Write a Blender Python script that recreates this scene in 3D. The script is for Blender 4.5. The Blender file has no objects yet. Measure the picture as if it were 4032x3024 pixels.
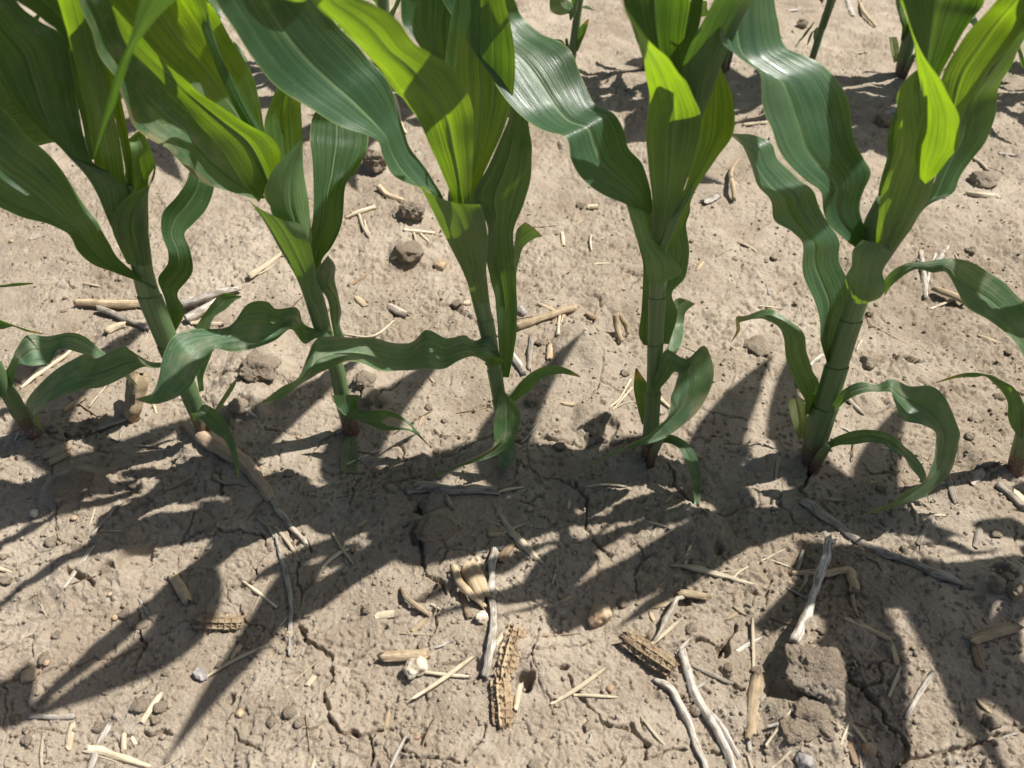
import bpy, math, random
import numpy as np
from mathutils import Vector, noise as mnoise

# ------------------------------------------------------------------ camera, sky, sun, exposure
H = 0.55                                  # camera height above the soil, metres (crouching photographer)
TH = math.radians(45.0)                   # depression of the view axis
FPX = 3029.0                              # focal length in photo pixels (phone main camera, 4032 wide)
SUN_AZ = math.radians(68.0)               # from the view direction towards the right
SUN_EL = math.radians(57.0)
scene = bpy.context.scene
col = scene.collection
cam_d = bpy.data.cameras.new('camera'); cam = bpy.data.objects.new('camera', cam_d); col.objects.link(cam)
cam.location = (0, 0, H); cam.rotation_euler = (math.pi/2 - TH, 0, 0)
cam_d.sensor_width = 36.0; cam_d.lens = 36.0*FPX/4032.0
cam_d.clip_start = 0.01; cam_d.clip_end = 500.0
cam_d.dof.use_dof = True; cam_d.dof.focus_distance = 0.72; cam_d.dof.aperture_fstop = 9.0
scene.camera = cam

world = bpy.data.worlds.new('World'); scene.world = world; world.use_nodes = True
wn = world.node_tree; wn.nodes.clear()
sky = wn.nodes.new('ShaderNodeTexSky'); sky.sky_type = 'NISHITA'; sky.sun_disc = False
sky.dust_density = 3.0; sky.sun_elevation = SUN_EL; sky.sun_rotation = SUN_AZ
bg = wn.nodes.new('ShaderNodeBackground'); bg.inputs['Strength'].default_value = 0.050
wo = wn.nodes.new('ShaderNodeOutputWorld')
wn.links.new(sky.outputs[0], bg.inputs[0]); wn.links.new(bg.outputs[0], wo.inputs[0])
sun_d = bpy.data.lights.new('sun', 'SUN'); sun_d.energy = 4.6; sun_d.angle = math.radians(0.55); sun_d.color = (1.0, 0.955, 0.89)
sun = bpy.data.objects.new('sun', sun_d); col.objects.link(sun)
SUN = Vector((math.sin(SUN_AZ)*math.cos(SUN_EL), math.cos(SUN_AZ)*math.cos(SUN_EL), math.sin(SUN_EL)))
sun.rotation_euler = SUN.to_track_quat('Z', 'Y').to_euler()
scene.view_settings.view_transform = 'Standard'; scene.view_settings.look = 'None'
scene.view_settings.exposure = 0.70; scene.view_settings.gamma = 1.0
scene.view_settings.use_curve_mapping = False
scene.cycles.max_bounces = 8; scene.cycles.transmission_bounces = 6
scene.cycles.caustics_reflective = False; scene.cycles.caustics_refractive = False

random.seed(7); rng = np.random.default_rng(7)

# ------------------------------------------------------------------ photo pixels -> rays
S = 0.63291
CROP = {'A': (0, 0), 'B': (1300, 0), 'C': (2632, 0), 'D': (0, 1000), 'E': (1300, 1000), 'F': (2632, 1000),
        'G': (0, 1974), 'H': (1300, 1974), 'I': (2632, 1974)}
CT, ST = math.cos(TH), math.sin(TH)
def full(c, x, y):
    if c == 'W': return x*1.8228, y*1.8228
    ox, oy = CROP[c]; return ox + x*S, oy + y*S
def pscale(c): return 1.8228 if c == 'W' else S
def ray(c, x, y):
    fx, fy = full(c, x, y); u = (fx-2016)/FPX; v = (fy-1512)/FPX
    return u, CT - v*ST, -(ST + v*CT)          # dx, dy, dz, with unit depth along the view axis

# ------------------------------------------------------------------ noise
def _hash(ix, iy, seed):
    h = (ix.astype(np.int64)*374761393 + iy.astype(np.int64)*668265263 + seed*974711) & 0xffffffff
    h = ((h ^ (h >> 13))*1274126177) & 0xffffffff
    return (h ^ (h >> 16)) & 0xffffffff
_ang = np.linspace(0, 2*np.pi, 256, endpoint=False); _GX, _GY = np.cos(_ang), np.sin(_ang)
def perlin(x, y, seed=0):
    x0 = np.floor(x); y0 = np.floor(y); fx = x-x0; fy = y-y0
    ux = fx*fx*fx*(fx*(fx*6-15)+10); uy = fy*fy*fy*(fy*(fy*6-15)+10)
    def g(dx, dy):
        k = _hash(x0+dx, y0+dy, seed) & 255
        return _GX[k]*(fx-dx) + _GY[k]*(fy-dy)
    a = g(0, 0); a = a + ux*(g(1, 0)-a); b = g(0, 1); b = b + ux*(g(1, 1)-b)
    return (a + uy*(b-a))*1.5
def fbm(x, y, sc, o, seed):
    r = 0; a = 1.0
    for i in range(o):
        r = r + a*perlin(x/sc*2**i + 17.3*i, y/sc*2**i - 9.1*i, seed+i); a *= 0.5
    return r
def worley(x, y, sc, seed):
    x = x/sc; y = y/sc; xi = np.floor(x); yi = np.floor(y)
    f1 = np.full(x.shape, 9.0); f2 = np.full(x.shape, 9.0)
    for dx in (-1, 0, 1):
        for dy in (-1, 0, 1):
            h = _hash(xi+dx, yi+dy, seed)
            d = np.hypot(xi+dx+(h & 1023)/1023.0-x, yi+dy+((h >> 10) & 1023)/1023.0-y)
            f2 = np.minimum(f2, np.maximum(f1, d)); f1 = np.minimum(f1, d)
    return f1, f2
def sstep(a, b, x):
    t = np.clip((x-a)/(b-a), 0, 1); return t*t*(3-2*t)

# ------------------------------------------------------------------ relief of the soil
CRACKS = [   # (crop, width mm, depth mm, points) major drying cracks
 ('G', 2.6, 9, [(1850,770),(1890,840),(1960,880),(2050,970)]),
 ('G', 2.6, 9, [(2040,1030),(2060,1100),(2040,1200),(2045,1360),(2110,1410),(2212,1430),(2300,1460),(2430,1430)]),
 ('G', 1.6, 6, [(2045,1360),(1950,1420),(1800,1550)]),
 ('H', 2.0, 7, [(250,1470),(245,1560),(235,1650)]), ('H', 1.6, 6, [(440,1430),(470,1560),(530,1640)]),
 ('H', 2.6, 9, [(570,240),(565,380),(630,470),(700,520),(730,590)]), ('H', 3.4, 11, [(650,530),(600,580),(570,610)]),
 ('H', 1.6, 6, [(660,680),(650,760),(630,920)]), ('H', 2.2, 8, [(60,1010),(190,980),(280,880)]),
 ('H', 1.8, 7, [(660,1010),(720,1025),(820,1030)]), ('H', 1.4, 5, [(1300,800),(1270,930),(1240,1060)]),
 ('H', 2.0, 8, [(1470,1090),(1530,1180),(1620,1280),(1740,1390),(1870,1400)]),
 ('H', 2.2, 8, [(1870,1360),(1960,1480),(1980,1590),(2100,1540),(2212,1545)]),
 ('H', 1.8, 7, [(950,1380),(900,1550),(850,1650)]), ('H', 1.8, 7, [(540,1630),(640,1600),(820,1640)]),
 ('I', 2.8, 10, [(1090,1070),(1130,1110),(1210,1140),(1230,1200),(1310,1300),(1340,1390),(1430,1450),(1480,1500),(1490,1580),(1600,1590),(1750,1550),(1900,1510),(2000,1480),(2150,1430)]),
 ('I', 2.2, 8, [(1490,1580),(1440,1600),(1430,1659)]), ('I', 1.8, 7, [(1210,1140),(1320,1110),(1300,1040)]),
 ('I', 2.4, 9, [(430,740),(400,820),(350,880),(320,950)]), ('I', 2.0, 8, [(0,880),(200,860),(330,890)]),
 ('I', 1.8, 7, [(340,1030),(400,1130),(470,1160)]), ('I', 1.6, 6, [(1170,340),(1260,390),(1300,440)]),
 ('E', 2.0, 8, [(1530,1440),(1570,1530),(1600,1640),(1620,1760),(1690,1830),(1780,1870)]),
 ('E', 2.0, 8, [(580,1110),(640,1105),(700,1130),(860,1140)]),
 ('E', 2.4, 9, [(1160,1160),(1260,1150),(1350,1150),(1400,1170),(1600,1210),(1780,1190),(1940,1160)]),
 ('E', 2.2, 8, [(430,1190),(450,1250),(475,1310)]), ('E', 1.8, 7, [(1170,1540),(1220,1560),(1320,1510)]),
 ('E', 1.6, 6, [(130,1560),(150,1450),(200,1400)]),
 ('G', 2.2, 8, [(830,1030),(890,900),(860,830),(870,700)]), ('G', 3.6, 12, [(450,490),(520,500),(600,540)]),
 ('G', 2.0, 8, [(1120,240),(1250,190),(1380,190),(1620,210),(1690,300),(1620,400),(1560,510),(1450,560)]),
 ('G', 1.8, 7, [(1230,0),(1160,170),(1120,240)]), ('G', 1.8, 7, [(380,90),(350,170),(340,260),(370,300)]),
 ('G', 2.2, 8, [(880,1440),(940,1460),(1060,1450)]), ('G', 1.6, 6, [(1310,1400),(1280,1480),(1210,1540),(1130,1620)]),
 ('G', 1.6, 6, [(1430,1420),(1530,1500),(1620,1560)]), ('G', 1.4, 5, [(0,850),(70,800),(220,770),(330,740)]),
 ('G', 1.8, 7, [(1790,260),(1900,270),(1960,310)]), ('G', 1.5, 6, [(80,1460),(250,1430),(430,1400)]),
 ('D', 2.4, 9, [(1350,1340),(1370,1420),(1395,1500)]), ('D', 2.2, 8, [(290,1110),(340,1140),(520,1120),(600,1090)]),
 ('D', 3.6, 11, [(1400,760),(1480,770),(1540,800)]), ('D', 1.6, 6, [(130,1260),(100,1330),(0,1400)]),
 ('D', 1.6, 6, [(1640,1060),(1750,1090),(1850,1140)]), ('D', 1.5, 6, [(400,160),(460,220),(560,200),(690,140)]),
 ('D', 1.4, 5, [(460,260),(340,300),(260,360)]),
 ('F', 2.4, 9, [(880,1310),(860,1400),(830,1450),(850,1500)]), ('F', 3.6, 11, [(1400,655),(1490,650),(1540,680),(1580,665)]),
 ('F', 2.2, 8, [(0,1320),(40,1380),(60,1440),(150,1560),(230,1650)]), ('F', 1.6, 6, [(500,90),(530,140),(560,170)]),
 ('F', 1.6, 6, [(390,700),(385,790),(360,870),(250,910)]), ('F', 1.8, 7, [(1260,730),(1320,745)]),
 ('F', 2.0, 8, [(1880,1340),(1960,1350),(2050,1340),(2100,1300)]),
 ('B', 1.8, 7, [(1360,870),(1420,900),(1450,950)]), ('B', 1.8, 7, [(1590,1450),(1620,1490),(1700,1530),(1780,1555)]),
 ('B', 1.6, 6, [(1330,1620),(1360,1570),(1410,1550)]), ('C', 1.6, 6, [(700,1100),(760,1140)]),
]
HOLES = [('H', 1205, 1130, 8, 14), ('E', 1680, 1110, 15, 9), ('G', 860, 370, 13, 11), ('G', 1430, 1215, 4, 8), ('H', 1450, 1030, 3, 8),
         ('I', 350, 910, 6, 9), ('I', 2050, 470, 8, 9), ('G', 700, 450, 7, 8), ('H', 560, 230, 9, 12), ('E', 580, 1600, 10, 12),
         ('F', 1515, 665, 6, 8), ('I', 90, 590, 7, 8), ('D', 1390, 770, 7, 8), ('E', 290, 930, 5, 6), ('I', 310, 300, 5, 8)]
MOUNDS = [('D', 480, 1480, 30, 13), ('I', 880, 1080, 34, 12), ('I', 880, 1400, 40, 11), ('I', 560, 1330, 30, 4), ('E', 1690, 1080, 34, 9), ('H', 640, 190, 26, 11),
          ('D', 1600, 760, 60, 13), ('D', 1530, 960, 24, 9), ('E', 240, 870, 26, 10), ('E', 150, 760, 34, 10), ('H', 900, 560, 40, 5), ('G', 320, 480, 35, 7), ('G', 600, 460, 40, 6),
          ('H', 1120, 950, 40, 4), ('I', 200, 150, 30, 10), ('I', 2120, 560, 34, 9), ('F', 1900, 1220, 34, 8),
          ('D', 1250, 1190, 30, 9), ('F', 560, 1260, 24, 8), ('E', 1560, 560, 40, 8), ('B', 280, 1020, 26, 13), ('B', 510, 1340, 26, 8), ('B', 470, 1580, 34, 10)]
def _flat(c, x, y):
    dx, dy, dz = ray(c, x, y); t = -H/dz; return dx*t, dy*t
_CR = []
for c, w, d, pts in CRACKS:
    q = [_flat(c, x, y) for x, y in pts]
    _CR.append((w*0.0005, d*0.001, q))
_HO = [(_flat(c, x, y), r*0.001, d*0.001) for c, x, y, r, d in HOLES]
_MO = [(_flat(c, x, y), r*0.001, d*0.001) for c, x, y, r, d in MOUNDS]
def height(x, y, fine=1.0):
    x = np.asarray(x, float); y = np.asarray(y, float); sh = x.shape; fine = np.ravel(fine)
    x = x.ravel(); y = y.ravel()
    far = np.clip(1.0 - (np.hypot(x, y-0.8)-3.0)/4.0, 0, 1)
    h = 0.007*fbm(x, y, 0.30, 2, 1)
    wx = x + 0.004*perlin(x/0.018, y/0.018, 61) + 0.0016*perlin(x/0.006, y/0.006, 63)
    wy = y + 0.004*perlin(x/0.018, y/0.018, 62) + 0.0016*perlin(x/0.006, y/0.006, 64)
    rough = sstep(-0.35, 0.55, fbm(x, y, 0.22, 2, 5))
    h += 0.0042*fbm(x, y, 0.060, 2, 11)
    f1, f2 = worley(wx, wy, 0.021, 21)
    lump = sstep(0.0, 0.5, f2-f1)
    on = sstep(0.15, 0.75, perlin(x/0.10, y/0.10, 31) + 0.5*rough)
    h += fine*on*(0.0032*lump*(0.6+0.8*perlin(x/0.02, y/0.02, 33)))
    g1, g2 = worley(wx, wy, 0.0065, 41)
    h += fine*(0.0003+0.0008*rough)*sstep(0, 0.35, g2-g1)
    h += fine*(0.0007*(0.5+rough)*fbm(x, y, 0.0085, 2, 51) + 0.0007*np.abs(fbm(x, y, 0.0034, 2, 53)))
    pit = sstep(0.36, 0.50, perlin(wx/0.0060, wy/0.0050, 55)*0.8 + 0.40*perlin(x/0.05, y/0.05, 56))
    h -= fine*0.0022*pit
    bump = sstep(0.50, 0.66, perlin(wx/0.0062, wy/0.0062, 57)+0.15*rough)
    h += fine*0.0017*bump
    # fine polygon cracks of the drying crust
    c1, c2 = worley(wx + 0.3*0.02*perlin(x/0.03, y/0.03, 71), wy, 0.085, 72)
    gate = sstep(-0.05, 0.35, perlin(x/0.07, y/0.07, 73))
    h -= fine*0.0045*gate*(1-sstep(0.004, 0.018, c2-c1))
    for (px, py), r, d in _MO:
        rr = np.hypot(x-px, y-py)/r*(1+0.35*perlin(x/0.02, y/0.02, 83))
        m = rr < 1.0
        h[m] += d*sstep(1.0, 0.35, rr[m])
    for (px, py), r, d in _HO:
        rr = np.hypot(wx-px, wy-py)/r
        m = rr < 1.3
        h[m] -= d*sstep(1.15, 0.75, rr[m])
    for w, d, q in _CR:
        for (ax, ay), (bx, by) in zip(q[:-1], q[1:]):
            m = (x > min(ax, bx)-0.012) & (x < max(ax, bx)+0.012) & (y > min(ay, by)-0.012) & (y < max(ay, by)+0.012)
            if not m.any(): continue
            ex, ey = bx-ax, by-ay; L2 = ex*ex+ey*ey
            t = np.clip(((wx[m]-ax)*ex+(wy[m]-ay)*ey)/L2, 0, 1)
            dd = np.hypot(wx[m]-ax-t*ex, wy[m]-ay-t*ey)
            ww = w*(1.0+0.6*perlin(x[m]/0.012, y[m]/0.012, 91))
            hm = h[m]; cut = -d*(1-sstep(ww*0.5, ww*1.5, dd)) + 0.0009*np.exp(-(dd/0.004)**2)
            h[m] = np.minimum(hm, hm+cut) if False else hm + np.where(cut < 0, np.maximum(cut, -d), cut)*0.7
    return (h*far).reshape(sh)
def hz(x, y): return float(height(np.array([x]), np.array([y]))[0])
_GX0, _GY0, _GD = -1.30, 0.02, 0.003
_gx = np.arange(_GX0, 1.35, _GD); _gy = np.arange(_GY0, 2.0, _GD)
def _smoothed():
    g = height(*np.meshgrid(_gx, _gy)); k = 2; p = np.pad(g, k, mode='edge'); st = [p[i:i+g.shape[0], j:j+g.shape[1]] for i in range(0, 2*k+1, 2) for j in range(0, 2*k+1, 2)]
    return np.median(np.stack(st), axis=0)
_SM = _smoothed()
def smooth_h(x, y):          # relief without the fine grain, for resting things on the soil
    i = int(round((y-_GY0)/_GD)); j = int(round((x-_GX0)/_GD))
    if 0 <= i < _SM.shape[0] and 0 <= j < _SM.shape[1]: return float(_SM[i, j])
    return hz(x, y)
def ground(c, x, y):
    dx, dy, dz = ray(c, x, y); z = 0.0
    for _ in range(3):
        t = (z-H)/dz; z = smooth_h(dx*t, dy*t)
    return Vector((dx*t, dy*t, z))
def depth_of(p): return p[1]*CT + (H-p[2])*ST

# ------------------------------------------------------------------ materials
class NT:
    def __init__(s, name):
        s.m = bpy.data.materials.new(name); s.m.use_nodes = True; s.t = s.m.node_tree; s.t.nodes.clear()
    def n(s, typ, **kw):
        nd = s.t.nodes.new(typ)
        for k, v in kw.items():
            if k.startswith('i_'): nd.inputs[k[2:]].default_value = v
            else: setattr(nd, k, v)
        return nd
    def l(s, a, b): s.t.links.new(a, b)
    def setin(s, sock, v):
        if hasattr(v, 'is_output') or isinstance(v, bpy.types.NodeSocket): s.l(v, sock)
        else: sock.default_value = v
    def math(s, op, a, b=0.0, clamp=False):
        nd = s.n('ShaderNodeMath', operation=op); nd.use_clamp = clamp
        s.setin(nd.inputs[0], a); s.setin(nd.inputs[1], b); return nd.outputs[0]
    def rng(s, v, a, b, c=0.0, d=1.0):
        nd = s.n('ShaderNodeMapRange', interpolation_type='SMOOTHSTEP')
        s.setin(nd.inputs[0], v); nd.inputs[1].default_value = a; nd.inputs[2].default_value = b
        nd.inputs[3].default_value = c; nd.inputs[4].default_value = d; return nd.outputs[0]
    def mix(s, f, a, b):
        nd = s.n('ShaderNodeMix', data_type='RGBA')
        s.setin(nd.inputs[0], f)
        for sk, v in ((nd.inputs[6], a), (nd.inputs[7], b)):
            if isinstance(v, tuple): v = (*v, 1.0) if len(v) == 3 else v
            s.setin(sk, v)
        return nd.outputs[2]
    def noise(s, vec, scale, detail=2.0, rough=0.5):
        nd = s.n('ShaderNodeTexNoise'); nd.inputs['Scale'].default_value = scale
        nd.inputs['Detail'].default_value = detail; nd.inputs['Roughness'].default_value = rough
        s.l(vec, nd.inputs['Vector']); return nd.outputs['Fac']
    def scaled(s, vec, x, y, z=1.0):
        nd = s.n('ShaderNodeMapping'); nd.inputs['Scale'].default_value = (x, y, z); s.l(vec, nd.inputs['Vector']); return nd.outputs[0]
    def bump(s, h, strength, dist):
        nd = s.n('ShaderNodeBump'); nd.inputs['Strength'].default_value = strength; nd.inputs['Distance'].default_value = dist
        s.l(h, nd.inputs['Height']); return nd.outputs[0]
    def out(s, sh):
        o = s.n('ShaderNodeOutputMaterial'); s.l(sh, o.inputs['Surface']); return s.m

def leaf_material(name, base=(0.024, 0.060, 0.031), light=(0.054, 0.106, 0.058), trans=(0.30, 0.56, 0.020), trans2=(0.10, 0.25, 0.010),
                  fac=0.27, flecks=0.0, tip=2.0, tipcol=(0.42, 0.36, 0.05), burn=0.0, rough=0.30, dust=0.0, burn_at=None):
    m = NT(name)
    uv = m.n('ShaderNodeUVMap'); sp = m.n('ShaderNodeSeparateXYZ'); m.l(uv.outputs[0], sp.inputs[0])
    u, s = sp.outputs[0], sp.outputs[1]
    tc = m.n('ShaderNodeTexCoord'); info = m.n('ShaderNodeObjectInfo')
    off = m.n('ShaderNodeVectorMath', operation='ADD'); m.l(uv.outputs[0], off.inputs[0])
    cm = m.n('ShaderNodeCombineXYZ'); m.l(m.math('MULTIPLY', info.outputs['Random'], 37.0), cm.inputs[0]); m.l(m.math('MULTIPLY', info.outputs['Random'], 11.0), cm.inputs[1])
    m.l(cm.outputs[0], off.inputs[1]); uo = off.outputs[0]
    fine = m.noise(m.scaled(uo, 75, 1.6), 1.0, 2.0, 0.6)
    coarse = m.noise(m.scaled(uo, 13, 0.9), 1.0, 2.0, 0.55)
    cloud = m.noise(tc.outputs['Object'], 26.0, 3.0)
    au = m.math('ABSOLUTE', m.math('SUBTRACT', u, 0.5))
    rib = m.rng(m.math('MULTIPLY', au, m.rng(s, 0.0, 0.9, 0.6, 1.8)), 0.006, 0.034, 1.0, 0.0)
    riblow = m.math('MULTIPLY', rib, m.rng(s, 0.75, 1.0, 1.0, 0.25))
    marg = m.rng(au, 0.478, 0.497)
    stripes = m.math('ADD', m.math('MULTIPLY', fine, 0.55), m.math('MULTIPLY', coarse, 0.6))
    patch = m.noise(m.scaled(uo, 2.2, 2.6), 1.0, 3.0, 0.6)
    k = m.rng(m.math('ADD', stripes, m.math('ADD', m.math('MULTIPLY', m.math('SUBTRACT', cloud, 0.5), 0.6), m.math('MULTIPLY', m.math('SUBTRACT', patch, 0.5), 0.9))), 0.25, 0.95)
    c = m.mix(k, base, light)
    hue = m.n('ShaderNodeHueSaturation'); m.l(m.math('ADD', m.math('MULTIPLY', info.outputs['Random'], 0.03), 0.485), hue.inputs['Hue'])
    m.l(m.math('ADD', m.math('MULTIPLY', info.outputs['Random'], 0.3), 0.85), hue.inputs['Value']); m.l(c, hue.inputs['Color']); c = hue.outputs[0]
    c = m.mix(m.math('MULTIPLY', riblow, m.rng(m.noise(m.scaled(uo, 2, 5), 1.0, 2.0), 0.3, 0.7, 0.45, 0.9)), c, (0.19, 0.27, 0.14))
    c = m.mix(m.math('MULTIPLY', marg, 0.6), c, (0.24, 0.33, 0.10))
    k2 = m.rng(m.math('ADD', m.math('MULTIPLY', fine, 0.8), m.math('ADD', m.math('MULTIPLY', coarse, 0.5), m.math('MULTIPLY', m.math('SUBTRACT', patch, 0.5), 0.5))), 0.42, 0.86)
    t = m.mix(k2, trans2, trans)
    t = m.mix(m.math('MULTIPLY', riblow, 0.8), t, (0.13, 0.22, 0.04))
    if flecks > 0:
        fl = m.rng(m.noise(m.scaled(uo, 34, 42), 1.0, 1.0), 0.70, 0.76)
        fz = m.rng(m.noise(m.scaled(uo, 3, 4), 1.0, 1.0), 0.40, 0.62)
        ff = m.math('MULTIPLY', m.math('MULTIPLY', fl, fz), flecks)
        c = m.mix(ff, c, (0.36, 0.38, 0.07)); t = m.mix(ff, t, (0.5, 0.5, 0.05))
    nick = m.rng(m.math('ADD', au, m.math('MULTIPLY', m.noise(m.scaled(uo, 2, 30), 1.0, 2.0), 0.10)), 0.548, 0.560)
    c = m.mix(m.math('MULTIPLY', nick, 0.8), c, (0.27, 0.22, 0.10)); t = m.mix(m.math('MULTIPLY', nick, 0.8), t, (0.22, 0.17, 0.04))
    if dust > 0:
        dz = m.math('MULTIPLY', m.rng(m.noise(tc.outputs['Object'], 90.0, 4.0), 0.45, 0.72), dust)
        c = m.mix(dz, c, (0.30, 0.27, 0.19))
    if tip < 1.5:
        tt = m.rng(m.math('ADD', s, m.math('MULTIPLY', m.math('SUBTRACT', cloud, 0.5), 0.35)), tip, tip+0.14)
        c = m.mix(tt, c, tipcol); t = m.mix(tt, t, (0.55, 0.45, 0.04))
        t2 = m.rng(m.math('ADD', s, m.math('MULTIPLY', m.math('SUBTRACT', fine, 0.5), 0.25)), min(tip+0.16, 0.97), min(tip+0.2, 1.02))
        c = m.mix(t2, c, (0.28, 0.19, 0.09)); t = m.mix(t2, t, (0.2, 0.12, 0.03))
    if burn_at is not None:
        bu, bs, ru, rs = burn_at
        du = m.math('DIVIDE', m.math('SUBTRACT', u, bu), ru); ds = m.math('DIVIDE', m.math('SUBTRACT', s, bs), rs)
        dd = m.math('ADD', m.math('MULTIPLY', du, du), m.math('MULTIPLY', ds, ds))
        dd = m.math('ADD', dd, m.math('MULTIPLY', m.math('SUBTRACT', m.noise(m.scaled(uo, 14, 18), 1.0, 2.0), 0.5), 1.6))
        bb = m.rng(dd, 0.75, 1.0, 1.0, 0.0)
        c = m.mix(bb, c, (0.46, 0.38, 0.25)); t = m.mix(bb, t, (0.25, 0.18, 0.08))
    if burn > 0:
        bz = m.math('MULTIPLY', m.rng(m.math('ADD', au, m.math('MULTIPLY', m.math('SUBTRACT', m.noise(m.scaled(uo, 3, 9), 1.0, 3.0), 0.5), 0.7)), 0.44, 0.52), burn)
        c = m.mix(bz, c, (0.40, 0.30, 0.16)); t = m.mix(bz, t, (0.3, 0.2, 0.06))
    spk = m.math('MULTIPLY', m.rng(m.noise(tc.outputs['Object'], 700.0, 1.0), 0.70, 0.76), 0.35)
    c = m.mix(spk, c, (0.30, 0.34, 0.20))
    nb = m.bump(m.math('ADD', fine, m.math('ADD', m.math('MULTIPLY', coarse, 1.6), m.math('MULTIPLY', cloud, 1.2))), 0.5, 0.0011)
    p = m.n('ShaderNodeBsdfPrincipled'); m.l(c, p.inputs['Base Color']); m.l(nb, p.inputs['Normal'])
    m.l(m.rng(coarse, 0.3, 0.7, rough-0.05, rough+0.10), p.inputs['Roughness']); p.inputs['IOR'].default_value = 1.5
    tr = m.n('ShaderNodeBsdfTranslucent'); m.l(t, tr.inputs['Color']); m.l(nb, tr.inputs['Normal'])
    ms = m.n('ShaderNodeMixShader'); ms.inputs[0].default_value = fac
    m.l(p.outputs[0], ms.inputs[1]); m.l(tr.outputs[0], ms.inputs[2])
    return m.out(ms.outputs[0])

def stalk_material(name):
    m = NT(name)
    uv = m.n('ShaderNodeUVMap'); tc = m.n('ShaderNodeTexCoord'); sp = m.n('ShaderNodeSeparateXYZ'); m.l(tc.outputs['Object'], sp.inputs[0])
    fine = m.noise(m.scaled(uv.outputs[0], 46, 8), 1.0, 2.0, 0.6)
    cl = m.noise(tc.outputs['Object'], 60.0, 3.0)
    c = m.mix(m.rng(fine, 0.35, 0.7), (0.110, 0.190, 0.075), (0.185, 0.275, 0.120))
    z = m.math('ADD', sp.outputs[2], m.math('MULTIPLY', m.math('SUBTRACT', cl, 0.5), 0.022))
    c = m.mix(m.rng(z, 0.012, 0.034, 1.0, 0.0), c, (0.155, 0.105, 0.070))
    c = m.mix(m.math('MULTIPLY', m.rng(z, 0.002, 0.016, 1.0, 0.0), 0.8), c, (0.17, 0.075, 0.070))
    c = m.mix(m.math('MULTIPLY', m.rng(m.noise(tc.outputs['Object'], 420.0, 2.0), 0.56, 0.66), m.rng(z, 0.02, 0.07, 0.9, 0.0)), c, (0.33, 0.26, 0.17))
    nb = m.bump(fine, 0.4, 0.0008)
    p = m.n('ShaderNodeBsdfPrincipled'); m.l(c, p.inputs['Base Color']); m.l(nb, p.inputs['Normal']); p.inputs['Roughness'].default_value = 0.47
    tr = m.n('ShaderNodeBsdfTranslucent'); tr.inputs['Color'].default_value = (0.25, 0.42, 0.03, 1)
    ms = m.n('ShaderNodeMixShader'); ms.inputs[0].default_value = 0.12
    m.l(p.outputs[0], ms.inputs[1]); m.l(tr.outputs[0], ms.inputs[2])
    return m.out(ms.outputs[0])

def soil_material(name, a=(0.285, 0.232, 0.172), b=(0.425, 0.360, 0.283), fine_bump=1.0):
    m = NT(name); tc = m.n('ShaderNodeNewGeometry'); v = tc.outputs['Position']
    big = m.noise(v, 5.0, 3.0); mid = m.noise(v, 42.0, 4.0, 0.6); sm = m.noise(v, 420.0, 4.0, 0.7); ti = m.noise(v, 1300.0, 2.0, 0.6)
    k = m.math('ADD', m.math('MULTIPLY', big, 0.55), m.math('ADD', m.math('MULTIPLY', mid, 0.35), m.math('MULTIPLY', sm, 0.30)))
    c = m.mix(m.rng(k, 0.45, 0.76), a, b)
    c = m.mix(m.math('MULTIPLY', m.rng(m.noise(v, 260.0, 1.0), 0.66, 0.74), 0.5), c, (0.52, 0.44, 0.33))     # pale grit
    c = m.mix(m.math('MULTIPLY', m.rng(m.noise(m.scaled(v, 1.3, 0.9), 210.0, 1.0), 0.68, 0.75), 0.5), c, (0.17, 0.115, 0.075))  # organic specks
    c = m.mix(m.math('MULTIPLY', m.rng(m.noise(v, 13.0, 4.0, 0.6), 0.50, 0.68), 0.55), c, (0.265, 0.205, 0.148))
    c = m.mix(m.math('MULTIPLY', m.rng(m.noise(m.scaled(v, 1, 1.4), 24.0, 3.0), 0.56, 0.70), 0.45), c, (0.46, 0.40, 0.325))
    hgt = m.math('ADD', m.math('MULTIPLY', sm, 0.7), m.math('MULTIPLY', ti, 0.35))
    nb = m.bump(hgt, 0.9*fine_bump, 0.0030)
    p = m.n('ShaderNodeBsdfPrincipled'); m.l(c, p.inputs['Base Color']); m.l(nb, p.inputs['Normal'])
    p.inputs['Roughness'].default_value = 0.95; p.inputs['Specular IOR Level'].default_value = 0.12
    return m.out(p.outputs[0])

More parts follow.
